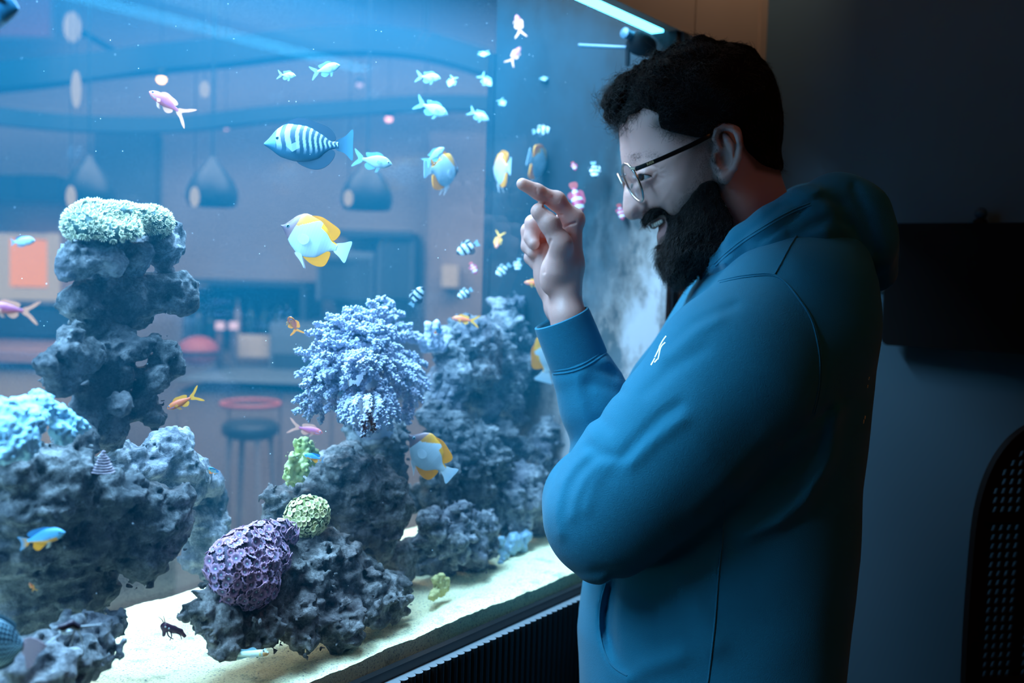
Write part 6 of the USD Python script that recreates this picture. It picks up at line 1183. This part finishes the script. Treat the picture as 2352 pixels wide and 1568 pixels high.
def folds(p):
    px, py = toPx(p); near = 1 / (1 + np.exp((p[:, 1] - 1.37) / .015)); out = np.zeros(len(p))
    for pts, a, s in HFOLD: out -= a * linefield(px, py, pts, s) * near
    pk = np.array(POCK); ex = np.interp(py, pk[:, 1], pk[:, 0]); on = near * (py > 1316) * (p[:, 1] < 1.27)
    e = 1 / (1 + np.exp(-(ex - px) / 2.0)); out -= .0045 * e * on * np.clip((py - 1316) / 20, 0, 1)
    out += .012 * np.exp(-((px - ex - 17) / 13) ** 2) * on * np.clip((py - 1322) / 25, 0, 1) * np.clip((1520 - py) / 60, 0, 1)
    return out - .0022 * (2 * meshkit.fbm(p / .09, 2, 7) - 1)
hd.near(.02, folds); hd.blur(.6, .02); v, f = hd.mesh(); hom = trimesh.Trimesh(v, f, process=False); relax(hom, 2)
hoodie = UsdGeom.Xform.Define(stage, path_for('hoodie', man)).GetPrim()
obj('main_body', (toW(hom.vertices), hom.faces), 'fleece', hoodie, smooth=True)
hf_ = Field(K(1590, 720, 1.45) - [.02, .36, .02], K(2075, 380, 1.45) + [.02, .04, .02], .0036)
hood_near = [(1628, 628, 1.290, .0125), (1662, 598, 1.235, .0175), (1716, 562, 1.190, .0240), (1782, 530, 1.165, .0300), (1850, 498, 1.170, .0350), (1912, 484, 1.205, .0370)]
hood_far = [(1912, 484, 1.36, .037), (1850, 485, 1.395, .036), (1770, 520, 1.400, .030), (1700, 560, 1.375, .024), (1655, 598, 1.335, .0175), (1628, 628, 1.290, .0125)]
hf_.chain([K(*a[:3]) for a in hood_near], [a[3] for a in hood_near], .012); hf_.chain([K(*a[:3]) for a in hood_far], [a[3] for a in hood_far], .012)
hf_.chain([K(1640, 655, 1.265), K(1700, 618, 1.195), K(1780, 580, 1.150), K(1860, 560, 1.155), K(1925, 560, 1.20)], [.012, .016, .020, .026, .034], .018)
for d_ in (1.20, 1.25, 1.30, 1.36): hf_.chain([K(1925, 462, d_), K(1965, 500, d_), K(1988, 560, d_), K(2014, 622, d_ * .4 + 1.28 * .6)], [.031, .035, .030, .0185], .03)
HOODF = [([(1628, 640), (1700, 590), (1790, 552), (1880, 525)], -.0048, 8), ([(1640, 652), (1720, 612), (1800, 580), (1870, 568)], -.0040, 8), ([(1660, 610), (1730, 570), (1800, 540)], .0030, 8), ([(1820, 470), (1880, 450), (1940, 470)], -.0035, 9), ([(1850, 520), (1910, 500), (1960, 520), (1990, 570)], -.0035, 9), ([(1690, 570), (1760, 520), (1830, 470), (1880, 440)], .0030, 9), ([(1740, 560), (1800, 520), (1850, 480)], -.0035, 6), ([(1700, 600), (1780, 560), (1850, 535), (1900, 530)], .0030, 7), ([(1620, 622), (1670, 570), (1740, 515), (1800, 470)], -.0014, 4), ([(1960, 430), (1990, 500), (2010, 580)], -.004, 12), ([(1900, 480), (1950, 540), (1980, 610)], .004, 14)]
def hfolds(p):
    px, py = toPx(p); out = np.zeros(len(p)); near = p[:, 1] < 1.33
    for pts, a, s in HOODF: out -= a * linefield(px, py, pts, s) * near
    return out - .0018 * (2 * meshkit.fbm(p / .05, 2, 17) - 1)
hf_.near(.014, hfolds); v, f = hf_.mesh(); hoodm = trimesh.Trimesh(v, f, process=False); relax(hoodm, 2)
obj('hood', (toW(hoodm.vertices), hoodm.faces), 'fleece', hoodie, smooth=True)
# cuffs
ca, cb = K(1289, 729, 1.229), K(1332, 836, 1.238); ax_ = (cb - ca); Lc = np.linalg.norm(ax_); ax_ /= Lc; e1 = np.cross(ax_, [0, 1.0, 0]); e1 /= np.linalg.norm(e1); e2 = np.cross(ax_, e1)
prof = [(.0335, .030), (.0345, .004), (.0362, .0), (.0385, .0008), (.0392, .006), (.0400, Lc * .5), (.0405, Lc - .004), (.0385, Lc), (.030, Lc + .001)]; prof = [(a * .925, b) for a, b in prof]; m = lathe(prof, 72)
rad = np.linalg.norm(m.vertices[:, :2], axis=1); th2 = np.arctan2(m.vertices[:, 1], m.vertices[:, 0]); out_ = (rad > .0345); m.vertices[:, :2] *= (1 + .006 * np.sin(th2 * 36)[:, None] * out_[:, None])
vq = m.vertices[:, :1] * e1 + m.vertices[:, 1:2] * e2 + m.vertices[:, 2:] * ax_ + ca
ff = m.faces if np.linalg.det(np.array([e1, e2, ax_])) > 0 else m.faces[:, ::-1]
obj('cuff', (toW(vq), ff), 'fleece', hoodie, smooth=50)
# seams and prints laid on the cloth
allm = trimesh.util.concatenate([hom, hoodm]); inter = trimesh.ray.ray_pyembree.RayMeshIntersector(allm) if hasattr(trimesh.ray, 'ray_pyembree') and trimesh.ray.has_embree else trimesh.ray.ray_triangle.RayMeshIntersector(allm)
def on_cloth(pts, lift=.0004, n=None):
    p = np.array(pts, float); p = smooth_path(p, n or max(12, int(np.linalg.norm(np.diff(p, axis=0), axis=1).sum() / 6)))
    d = np.stack([(p[:, 0] - CX) / FPX, np.ones(len(p)), (CY - p[:, 1]) / FPX], 1); dn = d / np.linalg.norm(d, axis=1)[:, None]
    h, ir, it = inter.intersects_location(np.zeros((len(p), 3)), dn, multiple_hits=False); o = np.argsort(ir); return h[o] - dn[ir[o]] * lift
def seam(pts, r=.0010, off=None):
    for dx, dy in ([(0, 0)] if off is None else [(0, 0), off]):
        h = on_cloth(np.array(pts, float) + [dx, dy])
        if len(h) < 4: continue
        brk = np.nonzero(np.linalg.norm(np.diff(h, axis=0), axis=1) > .03)[0]; segs = np.split(h, brk + 1)
        for s_ in segs:
            if len(s_) > 3: m = tube(s_, r, 6); obj('seam', (toW(m.vertices), m.faces), 'fleece', hoodie, smooth=True)
seam([(1650, 645), (1700, 634), (1740, 629), (1779, 631), (1808, 652), (1833, 684), (1858, 722), (1874, 770), (1882, 820), (1882, 870), (1874, 920), (1867, 948)], off=(4, 4))
seam([(1640, 606), (1690, 562), (1750, 522), (1820, 482), (1860, 466)], .0008, off=(3, 5))
seam([(1829, 542), (1812, 570), (1795, 602), (1780, 629)], .0013)
seam([(1662, 1150), (1660, 1220), (1652, 1300), (1644, 1400), (1634, 1500), (1626, 1566)], .0011)
seam([(1262, 852), (1290, 850), (1325, 842), (1360, 824), (1394, 800)], .0011, off=(3, 7))
seam([(1398, 1322), (1386, 1356), (1377, 1402), (1377, 1446), (1386, 1490), (1408, 1530), (1440, 1551)], .0011)
seam([(1296, 742), (1304, 780), (1318, 820), (1330, 838)], .0008) if 0 else None
def ribbon(name, pts, w, mat, label):
    p = smooth_path(np.array(pts, float), 10) if len(pts) > 2 else np.linspace(pts[0], pts[1], 6); t = np.gradient(p, axis=0); t /= np.linalg.norm(t, axis=1)[:, None]; nn_ = np.c_[-t[:, 1], t[:, 0]] * w
    a_, b_ = on_cloth(p + nn_, .0006, len(p)), on_cloth(p - nn_, .0006, len(p))
    if len(a_) != len(p) or len(b_) != len(p): return
    v_ = np.vstack([a_, b_]); v_ = np.vstack([v_, v_ + [0, .0005, 0]]); n_ = len(p); k = np.arange(n_ - 1); q = np.vstack([np.c_[k, k + 1, k + 1 + n_, k + n_], np.c_[k + 2 * n_, k + 3 * n_, k + 1 + 3 * n_, k + 1 + 2 * n_], np.c_[k, k + 2 * n_, k + 1 + 2 * n_, k + 1], np.c_[k + n_, k + 1 + n_, k + 1 + 3 * n_, k + 3 * n_]])
    obj(name, (toW(v_), q), mat, hoodie, smooth=False, label=label)
ps = [[(1530, 771), (1522, 782), (1514, 797)], [(1528, 786), (1519, 795), (1514, 812), (1511, 825)], [(1515, 797), (1508, 812), (1504, 820)], [(1504, 822), (1499, 831), (1495, 838)], [(1510, 824), (1503, 832)]]
for s_ in ps:
    ribbon('chest_print', s_, 1.5, 'white_print', 'white lettering on the chest')
for s_ in ([(1996, 866), (1995, 872)], [(1993, 884), (1992, 890)], [(1987, 955), (1986, 962)], [(1984, 964), (1983, 972)]):
    h = on_cloth([s_[0], ((s_[0][0] + s_[1][0]) / 2, (s_[0][1] + s_[1][1]) / 2), s_[1]], .0004, 4)
    if len(h) > 3: m = tube(h, .0009, 6); obj('back_print', (toW(m.vertices), m.faces), 'gold_print', hoodie, smooth=True, label='flecks of gold print at the edge of the back')
# ---------------- trousers and shoes, out of the picture
wx = toW(K(1645, 1600, 1.285)); zf = 0.0
lg = Field(np.array([wx[0] - .3, wx[1] - .35, .0]), np.array([wx[0] + .3, wx[1] + .35, wx[2] + .12]), .012)
face_ = np.array([-.96, .28, 0]); side_ = np.array([.28, .96, 0])
for s in (1, -1):
    hip = wx + side_ * .09 * s; knee = np.array([hip[0], hip[1], .50]) + face_ * .02; ank = np.array([hip[0], hip[1], .09]) - face_ * .02
    lg.chain([hip, knee, ank], [.10, .075, .062], .03)
lg.ell(wx, (.15, .17, .12), .05); obj('trousers', lg.mesh(), 'denim', man, smooth=True)
for s in (1, -1):
    sh = Field(np.array([wx[0] - .4, wx[1] - .4, -.01]), np.array([wx[0] + .4, wx[1] + .4, .16]), .008); b = np.array([wx[0], wx[1], 0]) + side_ * .09 * s
    sh.chain([b - face_ * .05 + ZV * .045, b + face_ * .08 + ZV * .042, b + face_ * .17 + ZV * .034], [.042, .042, .032], .03); sh.cap(b + ZV * .06, b + ZV * .11, .045, .045, .02)
    v, f = sh.mesh(); v[:, 2] = np.maximum(v[:, 2], .001); obj('shoe', (v, f), 'shoe_leather', man, smooth=True)
# ================================================================== things at the right wall
def wallM(px, py): p = on_wall(px, py); return p
a, b = wallM(2054, 517), wallM(2352, 519); c_, d_ = wallM(2050, 789), wallM(2352, 818)
dl = (a - b) @ TN; Ls = abs((c_ - np.array([0, 0, 0])) @ TN - (wallM(2470, 660)) @ TN); hgt = a[2] - c_[2]; cen = (a + c_) / 2 + TN * Ls / 2
mon = thing('wall_screen', 'black rounded flat screen hanging on the dark wall behind the man', 'screen')
pg = shapely.box(-Ls / 2 + .012, -hgt / 2 + .012, Ls / 2 - .012, hgt / 2 - .012).buffer(.012, quad_segs=6); m = trimesh.creation.extrude_polygon(pg, .022, engine='earcut'); m.apply_transform(frame(cen - TU * .034, TN, ZV, -TU) if np.linalg.det(np.array([TN, ZV, -TU])) > 0 else frame(cen - TU * .012, TN, ZV, TU)); obj('case', m, 'black_plastic', mon, smooth=20)
pg = shapely.box(-Ls / 2 + .012, -hgt / 2 + .012, Ls / 2 - .012, hgt / 2 - .012).buffer(.004); m = trimesh.creation.extrude_polygon(pg, .001, engine='earcut'); m.apply_transform(frame(cen - TU * .0355, TN, ZV, np.cross(TN, ZV))); obj('glass', m, 'black_gloss' if 'black_gloss' in MATS else 'black_plastic', mon, smooth=False)
m = trimesh.creation.box((.02, .03, .03)); m.apply_transform(frame(cen - TU * .008, TU, TN, ZV)); obj('wall_mount', m, 'black_plastic', mon, smooth=False)
glow('led_green', (.05, .8, .35), .06); glow('led_blue', (.05, .45, .7), .02)
for px, py, mt, r in ((2131, 738, 'led_green', .0045), (2159, 704, 'led_blue', .004)):
    p = on_wall(px, py) ; q = C + (p - C) * (((p - TU * .0375) - C) @ TU) / ((p - C) @ TU); m = trimesh.creation.icosphere(2, r); obj('status_light', m.apply_translation(q) or m, mt, mon, smooth=True)
p = on_wall(2258, 516) - TU * .022; t_ = thing('wall_ornament', 'small dim blue knob sitting on top of the wall screen', 'ornament', p)
obj('base', lathe([(0, 0), (.012, 0), (.010, .006), (.004, .010), (0, .010)], 16), 'black_plastic', t_); m = trimesh.creation.icosphere(2, .010); m.apply_translation([0, 0, .017]); obj('knob', m, 'dark_metal', t_, smooth=True)
# mesh-backed chair
chair = thing('mesh_chair', 'dark chair with perforated rounded back at the lower right', 'chair')
cd = 1.46
def CP(px, py): return cam_pt(px, py, cd)
Rw = np.array([R[0], R[1], 0]); Rw /= np.linalg.norm(Rw); Nw = np.array([-Rw[1], Rw[0], 0])
out_px = [(2203, 1600), (2203, 1500), (2206, 1380), (2212, 1260), (2222, 1160), (2242, 1090), (2275, 1030), (2315, 990), (2365, 962), (2420, 945), (2480, 938), (2540, 945), (2600, 962), (2650, 990), (2690, 1030), (2722, 1090), (2742, 1160), (2752, 1260), (2757, 1380), (2760, 1500), (2760, 1600)]
O0 = CP(2480, 1300); fl2 = lambda p: np.array([(p - O0) @ Rw, (p - O0)[2]])
outl = np.array([fl2(CP(*q)) for q in out_px]); pgo = shapely.Polygon(smooth_path(outl, 120)); inner = pgo.buffer(-.016)
holes = []
for iy in range(-26, 40):
    for ix in range(-22, 23):
        x_, y_ = ix * .0125, .165 - iy * .0135
        if abs(y_ - .073) < .008 or abs(x_ + .093) < .006: continue
        h = shapely.Polygon([(x_ - .0036, y_ - .0042), (x_ + .0010, y_ - .0030), (x_ + .0036, y_ + .0042), (x_ - .0010, y_ + .0030)]).buffer(.0008, quad_segs=2)
        if inner.buffer(-.004).contains(h): holes.append(h)
def plate(pg, th, mat, name, off):
    geoms = getattr(pg, 'geoms', [pg])
    m = cat_mesh([trimesh.creation.extrude_polygon(g, th, engine='earcut') for g in geoms]); v = m.vertices; y0 = v[:, 0]; bow = .16 * (y0 / .19) ** 2 * .19
    m.vertices = O0 + y0[:, None] * Rw + v[:, 1:2] * ZV + (v[:, 2] + off - bow)[:, None] * Nw; obj(name, m, mat, chair, smooth=False)
plain('chair_black', (0.008, 0.008, 0.009), 0.5)
plate(inner.buffer(.002).difference(shapely.union_all(holes)), .004, 'chair_black', 'mesh_back', 0.0)
plate(pgo.difference(inner), .016, 'chair_black', 'back_frame', -.006)
plate(shapely.box(-.16, .068, .16, .078).intersection(inner), .006, 'chair_black', 'cross_bar', -.005)
zb_ = O0[2] + outl[0][1]
ctr = np.array([O0[0], O0[1], 0]) - Nw * .2
m = trimesh.creation.box((.42, .40, .05)); m = m.subdivide().subdivide(); m.apply_transform(frame(ctr + ZV * .50, Rw, Nw, ZV)); obj('seat', m, 'chair_black', chair, smooth=30)
m = tube([np.array([O0[0], O0[1], zb_ + .01]), np.array([O0[0], O0[1], .62]) - Nw * .0, ctr + ZV * .47 + Nw * .15], .022, 10); obj('back_post', m, 'chair_black', chair)
obj('gas_column', tube([ctr + ZV * .48, ctr + ZV * .10], .03, 12), 'chair_black', chair)
for k in range(5):
    a = k * 2 * math.pi / 5 + .3; e = ctr + np.array([math.cos(a) * .3, math.sin(a) * .3, .07]); obj('foot', tube([ctr + ZV * .12, e], .018, 8), 'chair_black', chair); m = trimesh.creation.icosphere(2, .03); m.apply_translation([e[0], e[1], .031]); obj('castor', m, 'chair_black', chair, smooth=True)
